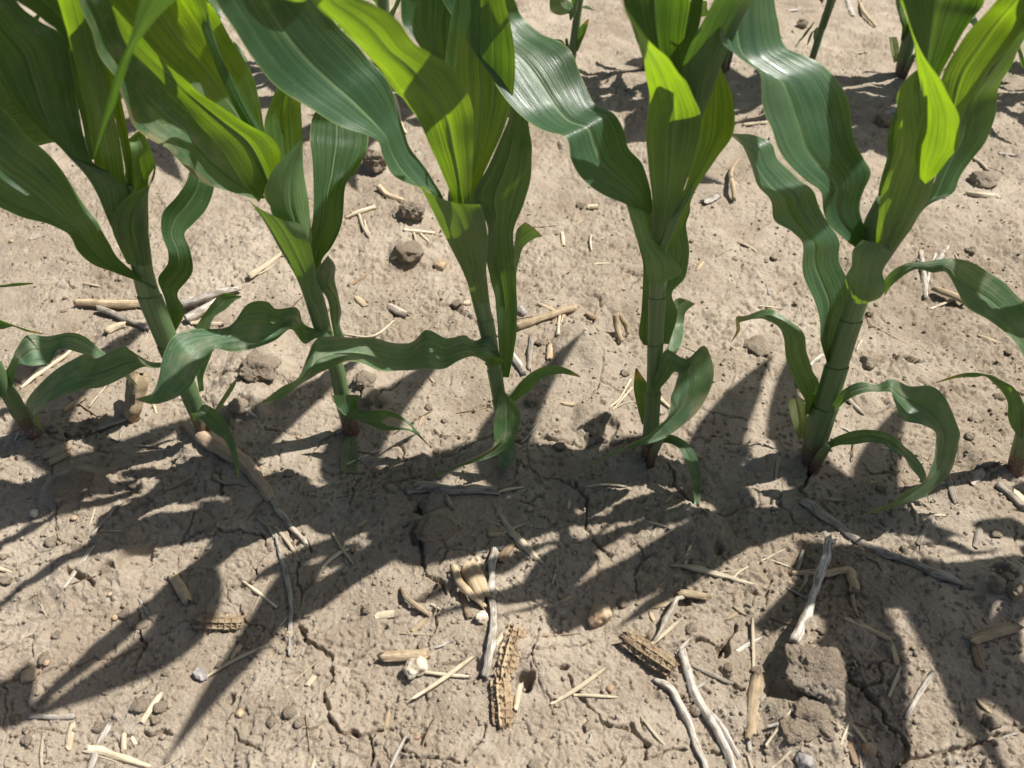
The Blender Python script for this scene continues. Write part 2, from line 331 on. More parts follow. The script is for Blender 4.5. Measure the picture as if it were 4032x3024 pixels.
def dry_material(name, a, b, stain=(0.12, 0.085, 0.06), stain_amt=0.5, streak=30.0, rough=0.75, edge=None):
    m = NT(name); uv = m.n('ShaderNodeUVMap'); tc = m.n('ShaderNodeTexCoord'); info = m.n('ShaderNodeObjectInfo')
    off = m.n('ShaderNodeVectorMath', operation='ADD'); m.l(uv.outputs[0], off.inputs[0])
    cm = m.n('ShaderNodeCombineXYZ'); m.l(m.math('MULTIPLY', info.outputs['Random'], 23.0), cm.inputs[1]); m.l(cm.outputs[0], off.inputs[1])
    st = m.noise(m.scaled(off.outputs[0], streak, 14), 1.0, 3.0, 0.6)
    lo = m.noise(m.scaled(off.outputs[0], 5, 70), 1.0, 4.0, 0.65)
    c = m.mix(m.rng(st, 0.33, 0.68), a, b)
    c = m.mix(m.math('MULTIPLY', m.rng(lo, 0.47, 0.60), stain_amt), c, stain)
    sp = m.noise(tc.outputs['Object'], 300.0, 2.0)
    c = m.mix(m.math('MULTIPLY', m.rng(sp, 0.58, 0.7), 0.4), c, (0.34, 0.26, 0.18))
    hs = m.n('ShaderNodeHueSaturation'); m.l(m.math('ADD', m.math('MULTIPLY', info.outputs['Random'], 0.45), 0.75), hs.inputs['Value']); m.l(c, hs.inputs['Color'])
    nb = m.bump(m.math('ADD', st, m.math('MULTIPLY', sp, 0.4)), 0.7, 0.0012)
    p = m.n('ShaderNodeBsdfPrincipled'); m.l(hs.outputs[0], p.inputs['Base Color']); m.l(nb, p.inputs['Normal']); p.inputs['Roughness'].default_value = rough
    p.inputs['Specular IOR Level'].default_value = 0.3
    return m.out(p.outputs[0])

M = {}
M['soil'] = soil_material('dry_soil')
M['clod'] = soil_material('clod_soil', (0.290, 0.230, 0.167), (0.420, 0.350, 0.268), 1.8)
M['leaf'] = leaf_material('corn_leaf')
M['young'] = leaf_material('corn_leaf_young', base=(0.028, 0.066, 0.026), light=(0.058, 0.112, 0.048), trans=(0.56, 0.84, 0.014), trans2=(0.22, 0.42, 0.010), fac=0.36)
M['sheath'] = leaf_material('corn_sheath', base=(0.080, 0.150, 0.055), light=(0.135, 0.215, 0.090), trans=(0.42, 0.68, 0.02), trans2=(0.24, 0.44, 0.012), fac=0.22, rough=0.46)
M['lower'] = leaf_material('corn_leaf_lower', base=(0.060, 0.122, 0.062), light=(0.105, 0.178, 0.100), flecks=0.8, tip=0.95, dust=0.5, fac=0.27)
M['flecked'] = leaf_material('corn_leaf_flecked', base=(0.052, 0.110, 0.056), light=(0.095, 0.168, 0.092), flecks=1.0, dust=0.4, burn=0.35, fac=0.27)
M['yellowtip'] = leaf_material('corn_leaf_yellow_tip', base=(0.045, 0.105, 0.042), light=(0.08, 0.155, 0.068), flecks=0.8, tip=0.76, dust=0.25, fac=0.30, burn=0.25)
M['burnt'] = leaf_material('corn_leaf_burnt', base=(0.036, 0.085, 0.036), light=(0.065, 0.13, 0.056), flecks=0.6, tip=0.9, fac=0.28, burn_at=(0.5, 0.62, 0.30, 0.16), dust=0.2)
M['burntedge'] = leaf_material('corn_leaf_burnt_edge', base=(0.045, 0.10, 0.04), light=(0.078, 0.15, 0.064), fac=0.28, flecks=0.5, tip=0.95, burn_at=(0.12, 0.56, 0.20, 0.20), dust=0.4)
M['pale'] = leaf_material('corn_leaf_pale', base=(0.15, 0.22, 0.09), light=(0.22, 0.30, 0.14), trans=(0.42, 0.52, 0.10), trans2=(0.30, 0.42, 0.07), fac=0.35, flecks=0.6, dust=0.8, burn=0.5, rough=0.6)
M['stalk'] = stalk_material('corn_stalk')
M['white_wood'] = dry_material('weathered_white', (0.34, 0.30, 0.245), (0.66, 0.62, 0.56), (0.20, 0.165, 0.125), 0.85, 26, 0.55)
M['grey_wood'] = dry_material('weathered_grey', (0.27, 0.23, 0.18), (0.50, 0.445, 0.37), (0.14, 0.11, 0.08), 0.8, 26, 0.65)
M['tan'] = dry_material('tan_residue', (0.37, 0.275, 0.165), (0.56, 0.45, 0.30), (0.22, 0.15, 0.09), 0.5, 24)
M['brown'] = dry_material('brown_residue', (0.24, 0.165, 0.10), (0.37, 0.27, 0.175), (0.12, 0.08, 0.05), 0.5, 24)
M['straw'] = dry_material('pale_straw', (0.50, 0.41, 0.27), (0.68, 0.60, 0.45), (0.30, 0.22, 0.13), 0.35, 16, 0.6)
M['cob'] = dry_material('cob_chaff', (0.27, 0.195, 0.12), (0.46, 0.36, 0.235), (0.20, 0.13, 0.08), 0.6, 20, 0.85)
M['root'] = dry_material('soil_crusted_root', (0.27, 0.20, 0.135), (0.40, 0.31, 0.215), (0.2, 0.14, 0.09), 0.4, 12, 0.9)
def stone_material(name, a, b):
    m = NT(name); tc = m.n('ShaderNodeNewGeometry'); v = tc.outputs['Position']
    c = m.mix(m.rng(m.noise(v, 130.0, 4.0, 0.6), 0.35, 0.65), a, b)
    c = m.mix(m.math('MULTIPLY', m.rng(m.noise(v, 420.0, 2.0), 0.55, 0.68), 0.6), c, (0.34, 0.26, 0.18))
    nb = m.bump(m.noise(v, 500.0, 3.0), 0.5, 0.001)
    p = m.n('ShaderNodeBsdfPrincipled'); m.l(c, p.inputs['Base Color']); m.l(nb, p.inputs['Normal']); p.inputs['Roughness'].default_value = 0.7
    return m.out(p.outputs[0])
M['stone_tan'] = stone_material('stone_tan', (0.30, 0.20, 0.12), (0.44, 0.33, 0.21))
M['stone_pale'] = stone_material('stone_pale', (0.46, 0.39, 0.28), (0.66, 0.60, 0.48))
M['stone_grey'] = stone_material('stone_grey', (0.20, 0.185, 0.18), (0.34, 0.31, 0.30))

# ------------------------------------------------------------------ object helpers
def tag(o, label=None, cat=None, group=None, kind=None):
    for k, v in (('label', label), ('category', cat), ('group', group), ('kind', kind)):
        if v: o[k] = v
    return o
def mesh_from(name, V, F, uv=None, smooth=True):
    me = bpy.data.meshes.new(name); me.from_pydata([tuple(v) for v in V], [], F)
    if uv is not None:
        lay = me.uv_layers.new(name='UVMap'); li = np.empty(len(me.loops), np.int32); me.loops.foreach_get('vertex_index', li)
        lay.data.foreach_set('uv', np.asarray(uv, np.float32)[li].ravel())
    if smooth: me.polygons.foreach_set('use_smooth', [True]*len(me.polygons))
    me.update(); return me
def link(name, me, mat, parent=None, loc=None):
    o = bpy.data.objects.new(name, me); col.objects.link(o)
    if mat is not None and not me.materials: me.materials.append(mat)
    if parent is not None: o.parent = parent
    if loc is not None: o.location = loc
    return o
def catmull(P, sub):
    P = np.asarray(P, float); n = len(P)
    Q = np.vstack([2*P[0]-P[1], P, 2*P[-1]-P[-2]]); out = []
    for i in range(n-1):
        p0, p1, p2, p3 = Q[i], Q[i+1], Q[i+2], Q[i+3]
        for k in range(sub):
            t = k/sub
            out.append(0.5*((2*p1)+(-p0+p2)*t+(2*p0-5*p1+4*p2-p3)*t*t+(-p0+3*p1-3*p2+p3)*t**3))
    out.append(P[-1]); return np.array(out)
def tube_mesh(name, C, R, seg=10, jag=0.0, seed=0, flat=1.0, cap=True):
    C = np.asarray(C, float); n = len(C); T = np.gradient(C, axis=0); T /= np.linalg.norm(T, axis=1)[:, None]+1e-12
    up = np.array([0, 0, 1.0]) if abs(T[:, 2]).max() < 0.85 else np.array([0, -1.0, 0])
    V = []; UV = []; F = []; L = np.concatenate([[0], np.cumsum(np.linalg.norm(np.diff(C, axis=0), axis=1))])
    r = np.random.default_rng(abs(seed))
    ang = np.arange(seg+1)/seg*2*np.pi
    wob = 1+jag*r.uniform(-1, 1, seg); wob = np.append(wob, wob[0]); phs = r.uniform(0, 6.28, seg+1)
    for i in range(n):
        s = np.cross(T[i], up); s /= np.linalg.norm(s)+1e-12; b = np.cross(s, T[i])
        end = (r.uniform(-1, 1, seg+1)*(jag*2.2 if jag < 0.05 else 0.9)*R[i]) if i in (0, n-1) else np.zeros(seg+1)
        end[-1] = end[0]
        loc = 1+jag*0.5*np.sin(i*0.37+phs)*np.sin(i*0.13+2.1*phs); loc[-1] = loc[0]
        for k in range(seg+1):
            V.append(C[i]+R[i]*wob[k]*loc[k]*(math.cos(ang[k])*s+flat*math.sin(ang[k])*b)+T[i]*end[k]); UV.append((k/seg, L[i]))
    w = seg+1
    for i in range(n-1):
        for k in range(seg): F.append((i*w+k, i*w+k+1, (i+1)*w+k+1, (i+1)*w+k))
    if cap:
        for e, i in ((0, 0), (1, n-1)):
            V.append(C[i]-(0.5 if e == 0 else -0.5)*0*T[i]); UV.append((0.5, L[i])); c = len(V)-1
            for k in range(seg): F.append((i*w+k+1, i*w+k, c) if e == 0 else (i*w+k, i*w+k+1, c))
    return mesh_from(name, V, F, UV)

# ------------------------------------------------------------------ soil surface: one sheet, finely modelled where the row stands
def build_ground():
    vs = np.linspace((1760-829.5)/1662, (-70-829.5)/1662, 860)
    Yc = H*(CT - vs*ST)/(ST + vs*CT)
    back = Yc[0] - np.concatenate([[30, 16, 9, 5, 3, 2, 1.4, 1.0, 0.75], np.linspace(0.55, 0.004, 70)])
    front = Yc[-1] + np.concatenate([np.linspace(0.008, 1.0, 70), [1.1, 1.3, 1.7, 2.4, 3.5, 6, 10, 18, 32, 60]])
    Y = np.concatenate([back, Yc, front])
    sc = np.linspace(-1, 1, 960)
    mul = np.concatenate([np.linspace(1.004, 1.9, 80), [2.0, 2.2, 2.6, 3.4, 5, 8, 16, 34, 70, 120]])
    sx = np.concatenate([-mul[::-1], sc, mul])
    half = np.clip(Y*CT + H*ST, 0.40, 1.6)*0.73
    X = sx[None, :]*half[:, None]; YY = np.repeat(Y[:, None], len(sx), 1)
    fy = ((Y > Yc[0]-0.56) & (Y < Yc[-1]+1.01)).astype(float); fx = (np.abs(sx) < 1.95).astype(float)
    Z = height(X, YY, fy[:, None]*fx[None, :])
    nr, nc = X.shape
    me = bpy.data.meshes.new('soil_ground')
    me.vertices.add(nr*nc); me.vertices.foreach_set('co', np.stack([X, YY, Z], -1).astype(np.float32).ravel())
    i = np.arange(nr*nc).reshape(nr, nc)
    q = np.stack([i[:-1, :-1], i[:-1, 1:], i[1:, 1:], i[1:, :-1]], -1).reshape(-1, 4).astype(np.int32)
    me.loops.add(q.size); me.loops.foreach_set('vertex_index', q.ravel())
    me.polygons.add(len(q)); me.polygons.foreach_set('loop_start', np.arange(0, q.size, 4, dtype=np.int32))
    me.polygons.foreach_set('use_smooth', np.ones(len(q), bool))
    me.update(calc_edges=True); me.validate()
    o = link('ground', me, M['soil']); tag(o, 'dry cracked tan soil of the field between the corn rows', None, None, 'structure')
build_ground()

# ------------------------------------------------------------------ corn plants
class Plant:
    def __init__(s, label, base=None, world=None, group='corn plants of the near row'):
        s.p = ground(*base) if base else Vector((world[0], world[1], smooth_h(*world)))
        s.Y = s.p.y
        s.o = bpy.data.objects.new('corn_plant', None); col.objects.link(s.o); s.o.location = s.p; s.o.empty_display_size = 0.02
        tag(s.o, label, 'corn plant', group)
        s.seed = 0
    def at(s, c, x, y, d):
        dx, dy, dz = ray(c, x, y); t = (s.Y + d*0.01)/dy
        p = Vector((dx*t, dy*t, H+dz*t))
        if p.z < 0.03:
            g = smooth_h(p.x, p.y)+0.003
            if p.z < g:
                t = (g-H)/dz; p = Vector((dx*t, dy*t, g))
        return np.array(p)
    def leaf(s, c, st, tip=None, d=((0, 0), (0, 0)), cup=0.10, fold=0.0, mat='leaf', ext=None, name='leaf', ripple=0.0005, label=None, groove=0.0016):
        n = len(st); d = np.array(d, float); k = np.linspace(0, 1, len(d)); q = np.linspace(0, 1, n + (1 if tip else 0))
        dl = np.interp(q, k, d[:, 0]); dr = np.interp(q, k, d[:, 1])
        L = [s.at(c, a[0], a[1], dl[i]) for i, a in enumerate(st)]; R = [s.at(c, a[2], a[3], dr[i]) for i, a in enumerate(st)]
        if tip:
            m = s.at(c, tip[0], tip[1], (dl[-1]+dr[-1])/2); a = L[-1]-R[-1]; a = a/(np.linalg.norm(a)+1e-9)*0.0006
            L.append(m+a); R.append(m-a)
        if ext:
            a = L[-1]-R[-1]; a = a/(np.linalg.norm(a)+1e-9)
            for e in ext:
                m = np.array(e[:3]); L.append(m+a*e[3]/2); R.append(m-a*e[3]/2)
        sub = 6; L = catmull(L, sub); R = catmull(R, sub); US = (0, .10, .22, .34, .43, .475, .5, .525, .57, .66, .78, .90, 1.0); NU = len(US)-1; N = len(L)
        mid = (L+R)/2; T = np.gradient(mid, axis=0); A = R-L
        Nn = np.cross(T, A); Nn /= np.linalg.norm(Nn, axis=1)[:, None]+1e-12
        for i in range(1, N):
            if np.dot(Nn[i], Nn[i-1]) < 0 and abs(np.dot(Nn[i], Nn[i-1])) > 0.5: Nn[i] = -Nn[i]
        Ns = Nn.copy()
        for i in range(N):
            Ns[i] = Nn[max(0, i-4):i+5].sum(0)
        Ns /= np.linalg.norm(Ns, axis=1)[:, None]+1e-12
        tocam = np.array([0, 0, H])-mid
        if (Ns*tocam).sum() < 0: Ns = -Ns
        W = np.linalg.norm(A, axis=1); ln = np.concatenate([[0], np.cumsum(np.linalg.norm(np.diff(mid, axis=0), axis=1))])
        s.seed += 1; ph = s.seed*1.7 + s.p.x*20
        V = []; UV = []; F = []
        base = np.array(s.p)
        for i in range(N):
            rip = min(1.0, ln[i]/0.03)*min(1.0, W[i]/0.02)
            for j in range(NU+1):
                u = US[j]; e = abs(2*u-1)
                off = -cup*W[i]*(4*u*(1-u)) - fold*W[i]*(1-e) - groove*min(1.0, W[i]/0.03)*(1-0.7*ln[i]/ln[-1])*math.exp(-((u-0.5)/0.03)**2)
                off += 0.010*W[i]*math.sin(ln[i]*55+ph+5*u)*math.sin(math.pi*u*2)
                r = ripple*rip*e**3*(math.sin(ln[i]*210+ph+(0 if u < 0.5 else 2.1))+0.6*math.sin(ln[i]*96+2*ph+(0 if u < 0.5 else 1.3)))
                V.append(L[i]+A[i]*u+Ns[i]*(off+r)-base); UV.append((u, ln[i]/ln[-1]))
        w = NU+1
        for i in range(N-1):
            for j in range(NU): F.append((i*w+j, i*w+j+1, (i+1)*w+j+1, (i+1)*w+j))
        o = link(name, mesh_from(name, V, F, UV), M[mat], s.o)
        if label: o['label'] = label
        return o
    def stalk(s, c, pts, d=0.0, name='stalk', seg=14, bottom=True, collars=()):
        C = []; R = []
        for i, (x, y, w) in enumerate(pts):
            dd = d[i] if isinstance(d, (list, tuple)) else d
            p = s.at(c, x, y, dd); C.append(p); R.append(0.5*w*pscale(c)/FPX*depth_of(p))
        C = catmull(C, 5); R = np.interp(np.linspace(0, 1, len(C)), np.linspace(0, 1, len(R)), R)
        if bottom:
            C = np.vstack([C[0]-np.array([0, 0, 0.02]), C]); R = np.concatenate([[R[0]*1.02], R])
        me = tube_mesh(name, C-np.array(s.p), R, seg, 0.015, s.seed)
        for f0, f1 in collars:                               # sheath of a lower leaf wrapped round the stalk, its top edge standing proud
            i0, i1 = int(f0*(len(C)-1)), int(f1*(len(C)-1)); n = 7
            q = np.linspace(i0, i1, n); cc = np.stack([np.interp(q, np.arange(len(C)), C[:, k]) for k in range(3)], 1); rr = np.interp(q, np.arange(len(C)), R)*(1.03+0.07*np.linspace(0, 1, n)**2)
            mm = tube_mesh('sheath_collar', cc-np.array(s.p), rr, seg, 0.01, s.seed, cap=False)
            co = np.empty(len(mm.vertices)*3, np.float32); mm.vertices.foreach_get('co', co); co = co.reshape(-1, 3); w = seg+1
            ax = (cc[-1]-cc[0])/np.linalg.norm(cc[-1]-cc[0]); a = np.arange(w)/seg*2*np.pi
            co[(n-1)*w:n*w] += (ax[None]*(0.45*rr[-1]*np.sin(a+s.seed))[:, None]).astype(np.float32)
            mm.vertices.foreach_set('co', co.ravel()); mm.update()
            link('sheath_collar', mm, M['stalk'], s.o)
        return link(name, me, M['stalk'], s.o)

ROW = 'corn plants of the near row'
# ---- plant at the left edge of the picture, cut by the frame
p0 = Plant('corn plant with thick leaning stalk left of a broken stalk stub', ('D', 205, 1115))
p0.stalk('D', [(212,1120,70),(170,1060,84),(120,980,92),(70,890,92),(10,790,88),(-60,650,86),(-130,480,84),(-230,240,80),(-330,0,74)], collars=((0.05,0.30),(0.36,0.62)))
p0.leaf('D', [(-10,830,60,870),(30,740,85,800),(85,640,118,690),(95,600,160,690),(165,505,215,695),(290,512,310,675),(425,488,360,605),(520,515,430,595),(620,585,540,630),(690,650,640,680),(770,730,750,745)], (876,838), d=((0,0),(1,-1),(4,1),(4,2)), cup=0.05, mat='lower')
p0.leaf('D', [(-260,250,-230,330),(-150,330,-130,430),(0,408,0,470),(80,440,80,452),(160,466,170,484)], (268,497), d=((1,1),(2,2),(1,1)), mat='yellowtip')
p0.leaf('D', [(-500,150,-480,260),(-300,170,-290,230),(-120,188,-120,218),(0,194,0,209),(100,180,110,199)], (205,183), d=((2,2),(3,3)), mat='lower')
p0.leaf('A', [(-330,1500,-230,1560),(-280,1250,-150,1350),(-150,900,60,1080),(-60,650,130,900),(20,560,240,905),(60,600,320,885)], (420,870), d=((2,2),(7,8),(8,9)), cup=0.08)
p0.leaf('D', [(-330,0,-260,-10),(-430,-300,-280,-280),(-520,-700,-300,-620),(-560,-1000,-330,-1000)], (-600,-1500), d=((0,0),(-2,-2),(-6,-6)))
p0.leaf('D', [(-330,0,-270,0),(-330,-300,-230,-250),(-300,-700,-130,-650),(-160,-1100,60,-1000)], (250,-1500), d=((0,0),(2,2),(4,4)))
p0.leaf('D', [(-20,880,20,900),(-60,830,0,900),(-140,800,-100,890)], (-260,930), d=((0,-1),(-2,-3)), mat='lower')
p0.leaf('D', [(215,1000,240,1005),(205,1040,250,1050),(225,1075,262,1085)], (283,1108), d=((-1.2,-1.2),(-1.5,-1.5)), mat='pale')

# ---- plant 1
p1 = Plant('corn plant standing on a soil-crusted old root, one lower leaf arched over a stalk stub', ('D', 1268, 1115))
p1.stalk('D', [(1270,1115,74),(1215,960,94),(1160,820,112),(1100,690,118),(1040,540,128),(985,400,136),(945,300,132),(910,200,128),(885,90,124),(870,-20,128),(850,-150,132),(820,-300,120),(770,-430,96)], collars=((0.02,0.14),(0.16,0.33),(0.36,0.55)))
p1.leaf('A', [(960,1800,978,1788),(860,1750,880,1735),(700,1695,800,1665),(580,1645,715,1580),(480,1560,668,1490),(430,1455,615,1390),(330,1405,530,1290),(200,1370,420,1110),(80,1330,300,960),(-40,1270,160,830),(-160,1180,20,680),(-330,1030,-150,560),(-520,900,-380,560)], (-760,760), d=((-1,-1),(-3,0),(-4,2),(-5,3)), cup=0.08)
p1.leaf('A', [(735,1510,770,1515),(650,1320,782,1300),(570,1140,792,1195),(450,1000,700,1085),(335,885,590,1015),(230,780,520,850),(130,690,490,690),(40,580,460,490),(-40,440,408,240),(-110,260,250,135),(-160,60,110,20),(-220,-160,0,-150)], (-260,-480), d=((-1.5,-1),(-2,-2),(-3,1),(-4,0),(-6,-3)), cup=0.10)
p1.leaf('A', [(560,1000,640,980),(510,760,610,740),(450,480,570,460),(390,240,500,230),(260,110,440,110),(90,0,360,0),(-20,-150,260,-180)], (80,-520), d=((0,0),(1,1),(-2,-2),(-4,-4)), cup=0.12)
p1.leaf('A', [(590,1030,785,1190),(565,880,760,960),(525,650,716,730),(475,430,675,510),(410,175,600,250),(360,0,540,-10),(320,-180,480,-200)], (330,-560), d=((-1,-0.5),(-1,-1),(-4,-3),(-9,-8)), cup=-0.16, mat='young')
p1.leaf('A', [(800,1190,830,1170),(745,860,822,990),(690,640,790,800),(650,420,745,560),(600,200,700,300),(560,0,660,80)], (540,-350), d=((0,0),(0.5,0.5),(-1,-1)), cup=0.15, mat='young')
p1.leaf('A', [(790,1500,925,1440),(735,1300,925,1120),(760,1230,965,1030),(790,960,940,930),(790,880,905,850)], (882,798), d=((-0.5,0.5),(0.5,1.5),(2,2)), cup=0.22, mat='sheath')
p1.leaf('A', [(790,1640,940,1640),(700,1440,916,1400),(708,1340,925,1180),(745,1265,960,1040),(830,1190,968,1015)], None, d=((-1.6,-0.6),(-2.0,-0.4),(-2.2,0.4)), cup=-0.20, mat='young', name='leaf_sheath')
p1.leaf('A', [(1060,2080,1090,2070),(1045,1960,1140,1970),(1030,1880,1140,1910),(1005,1810,1108,1850),(985,1730,1115,1800),(1040,1640,1200,1690),(1045,1560,1185,1560),(1005,1450,1148,1460),(1010,1330,1200,1395),(1090,1230,1290,1290),(1160,1130,1332,1170),(1190,1030,1320,1050)], (1260,900), d=((0.5,0.5),(2,3),(5,6),(9,10)), cup=0.10, fold=0.06)
p1.leaf('D', [(1238,860,1268,852),(1222,750,1268,752),(1212,610,1325,590),(1215,475,1305,470),(1255,395,1335,390),(1320,305,1400,350),(1390,245,1450,300)], (1502,264), d=((0.5,0.5),(2,2.5),(4,4)), cup=0.10, mat='lower')
p1.leaf('D', [(1030,675,1040,700),(940,672,960,712),(880,640,905,702),(820,603,845,722),(770,577,745,780),(690,600,620,832),(600,650,500,842),(530,620,400,882),(440,662,310,922),(330,740,262,950),(220,835,230,985),(165,930,208,1008)], (215,1020), d=((0,-1),(-2,-3),(-2,-5),(-3,-6.5),(-5,-7)), cup=0.05, mat='flecked')
p1.leaf('D', [(1185,985,1215,1045),(1215,1000,1250,948),(1270,1050,1300,945),(1330,1110,1370,1000),(1390,1150,1425,1085),(1430,1225,1462,1180),(1455,1305,1486,1290)], (1484,1388), d=((-1.2,-1.4),(-2.5,-1.5),(-4.5,-3.5),(-6,-6)), cup=0.06, fold=0.05, mat='lower')
p1.leaf('D', [(1325,985,1350,995),(1385,890,1410,905),(1435,815,1460,825)], (1472,778), d=((0.5,0.5),(3,3)), mat='pale')

# ---- plant 2
p2 = Plant('corn plant with a torn pale dead leaf flat on the soil at its foot', ('E', 130, 1100))
p2.stalk('D', [(2185,1095,98),(2150,960,96),(2120,840,92),(2095,720,92),(2055,600,96),(2010,470,106),(1975,340,116),(1935,210,122),(1885,60,140),(1840,-60,150),(1790,-180,150),(1740,-300,120)], collars=((0.02,0.15),(0.19,0.40)))
p2.leaf('A', [(1570,1238,1650,1235),(1400,1182,1575,1090),(1260,1135,1480,950),(1150,1040,1385,825),(1050,930,1285,690),(940,870,1200,590),(830,775,1110,490),(768,630,1005,400),(725,500,875,270),(640,380,765,140),(570,210,695,30),(500,30,620,-90)], (330,-420), d=((-1,0),(-3,0),(-4,0),(-6,-2),(-9,-6)), cup=0.0, fold=0.10, mat='flecked')
p2.leaf('A', [(1610,1260,1745,1060),(1500,1120,1748,950),(1380,930,1690,860),(1250,790,1520,755),(1130,630,1262,592),(1030,530,1170,515),(910,410,1010,375),(780,270,880,230)], (700,40), d=((-1,-0.5),(-2,-1.5),(-4,-4),(-6,-6)), cup=0.06, mat='young')
p2.leaf('A', [(1650,1180,1760,1100),(1600,1000,1690,900),(1540,920,1645,800),(1390,790,1618,650),(1200,620,1590,520),(1060,520,1520,370),(900,400,1440,250),(750,270,1370,120),(610,130,1290,0),(500,-20,1180,-150)], (750,-560), d=((0,0.5),(-1,1),(-1,2),(-2,1),(-5,-3)), cup=0.16, mat='young')
p2.leaf('A', [(1500,745,1665,865),(1435,620,1560,700),(1340,400,1450,500),(1285,260,1370,330),(1230,110,1310,150),(1185,-10,1280,-10)], (1150,-350), d=((-0.5,0),(-1,0),(-2,-1),(-4,-4)), cup=-0.10, mat='young')
p2.leaf('A', [(1720,1150,1880,1150),(1680,1000,1884,1000),(1655,870,1882,870),(1645,760,1872,650),(1700,600,1860,540),(1740,490,1840,450)], (1800,330), d=((0,1),(1.5,2.5),(3,3)), cup=0.14, mat='young')
p2.leaf('A', [(1790,1640,1935,1560),(1700,1330,1938,1450),(1645,1225,1920,1280),(1655,1140,1898,1120),(1710,1045,1884,960)], (1878,865), d=((-1.6,-0.2),(-2.2,0),(-1.5,0.5)), cup=-0.18, mat='sheath', name='leaf_sheath')
p2.leaf('A', [(1915,1890,2010,1880),(1862,1760,1975,1750),(1800,1650,1955,1640),(1700,1480,1935,1540),(1600,1310,1905,1460),(1540,1235,1850,1385)], None, d=((-1.3,-1.2),(-1.5,-1.2),(-2.2,-2.2),(-2.2,-2.4)), cup=-0.12, mat='sheath', name='leaf_sheath')
p2.leaf('A', [(1940,1790,1990,1780),(1925,1640,2000,1630),(1918,1500,2060,1535),(1945,1360,2125,1400),(1950,1230,2150,1160),(1948,1050,2220,1065),(1930,900,2282,930),(1932,800,2290,830),(1960,700,2270,700)], (2150,480), d=((0.5,1),(2,3),(5,7),(8,10)), cup=0.06, fold=0.10)
p2.leaf('D', [(2080,520,2145,520),(2060,420,2115,440),(2045,320,2122,350),(2010,240,2112,270),(1938,185,2082,175),(1985,80,2086,80)], (2040,10), d=((0.5,1),(0,1.5),(-1.5,0.5)), cup=-0.10, mat='flecked')
p2.leaf('D', [(2062,478,2072,512),(1960,465,1965,525),(1885,425,1890,560),(1845,332,1812,470),(1720,345,1715,535),(1660,295,1570,590),(1540,312,1445,608),(1420,450,1340,592),(1180,473,1275,655),(1065,525,1235,730),(1012,650,1180,830),(985,765,1085,900),(945,865,965,937)], (848,905), d=((-1,-1),(0,-3),(-2,-5),(-5,-7),(-8,-9.5),(-10,-11)), cup=0.03, mat='lower')
p2.leaf('E', [(10,880,185,880),(45,955,166,930),(105,1012,188,968),(225,1055,275,973),(325,1095,390,983),(450,1096,475,1032),(520,1114,530,1088)], (614,1192), d=((-1.4,-1.2),(-2.6,-1.4),(-3.5,-2.5),(-4,-3.5)), cup=0.05, mat='burnt', label='dark drooping leaf with a tan dead patch')
o = p2.leaf('E', [(122,1098,150,1120),(84,1160,166,1180),(66,1260,172,1280),(68,1350,162,1362)], None, d=((2,2),(2,2)), mat='pale', label='torn pale dead leaf lying on the soil')

# ---- plant 3
p3 = Plant('corn plant whose low leaf with a dead tan margin droops towards a shaded log', ('E', 1105, 1185))
p3.stalk('E', [(1110,1190,72),(1085,1080,76),(1058,950,82),(1042,840,84),(1022,720,86),(1002,600,90),(975,460,96),(945,330,104),(920,200,120),(895,60,140),(870,-80,160),(835,-220,170),(800,-340,140),(790,-430,90)], collars=((0.03,0.20),(0.22,0.33),(0.36,0.50)))
p3.leaf('A', [(2745,1400,2800,1395),(2700,1270,2765,1265),(2664,1180,2735,1185),(2545,1142,2690,1120),(2435,1085,2615,1005),(2388,985,2550,905),(2362,885,2510,805),(2275,838,2475,700),(2135,792,2450,590),(1990,715,2385,470),(1840,620,2290,360),(1690,510,2190,250),(1580,370,2090,150),(1465,200,2000,40),(1370,50,1900,-80),(1300,-120,1780,-230),(1250,-350,1540,-440)], (1250,-680), d=((-1,-0.5),(-3,0),(-3,1),(-4,1),(-6,-1),(-9,-6)), cup=0.04, fold=0.05)
p3.leaf('B', [(810,1420,890,1430),(770,1300,880,1320),(742,1185,876,1205),(698,1080,886,1050),(640,950,889,900),(560,770,890,700),(482,650,852,572),(402,560,765,432),(302,420,655,352),(185,300,535,278),(85,190,432,142),(-15,100,305,42),(-120,0,170,-10),(-230,-110,30,-100)], None, d=((-2,-1),(-2.5,-2),(-4,-3.5),(-8,-7),(-12,-11),(-15,-14)), cup=-0.06, fold=-0.03, mat='young', ext=[(-0.115,0.345,0.435,0.050),(-0.125,0.335,0.445,0.030),(-0.135,0.325,0.45,0.002)])
p3.leaf('B', [(850,1420,930,1430),(840,1300,915,1320),(820,1190,905,1205),(800,1000,1000,985),(770,800,1085,792),(742,600,1136,600),(716,400,1151,400),(736,220,1136,230),(770,0,1085,-5),(800,-250,1030,-250)], (920,-640), d=((0,0),(0.5,0.5),(1,1),(2,2),(4,4)), cup=0.10, fold=0.05, mat='young')
p3.leaf('B', [(690,800,760,800),(600,420,740,420),(560,290,745,320),(455,160,765,150),(437,0,780,0),(430,-200,700,-220)], (560,-560), d=((2,2),(5,5),(7,7)), cup=0.08)
p3.leaf('B', [(1062,2352,1112,2350),(1050,2180,1145,2180),(1040,2020,1163,2020),(1030,1880,1161,1880),(1000,1750,1157,1750),(975,1640,1150,1640),(975,1510,1140,1510),(975,1390,1150,1390),(885,1235,1213,1255),(962,1075,1250,1085),(1052,885,1253,930),(1110,720,1238,790),(1130,600,1245,660)], (1210,420), d=((0.8,1),(1,2),(-0.8,1.5),(0,1.5),(3,4)), cup=0.05, fold=0.07)
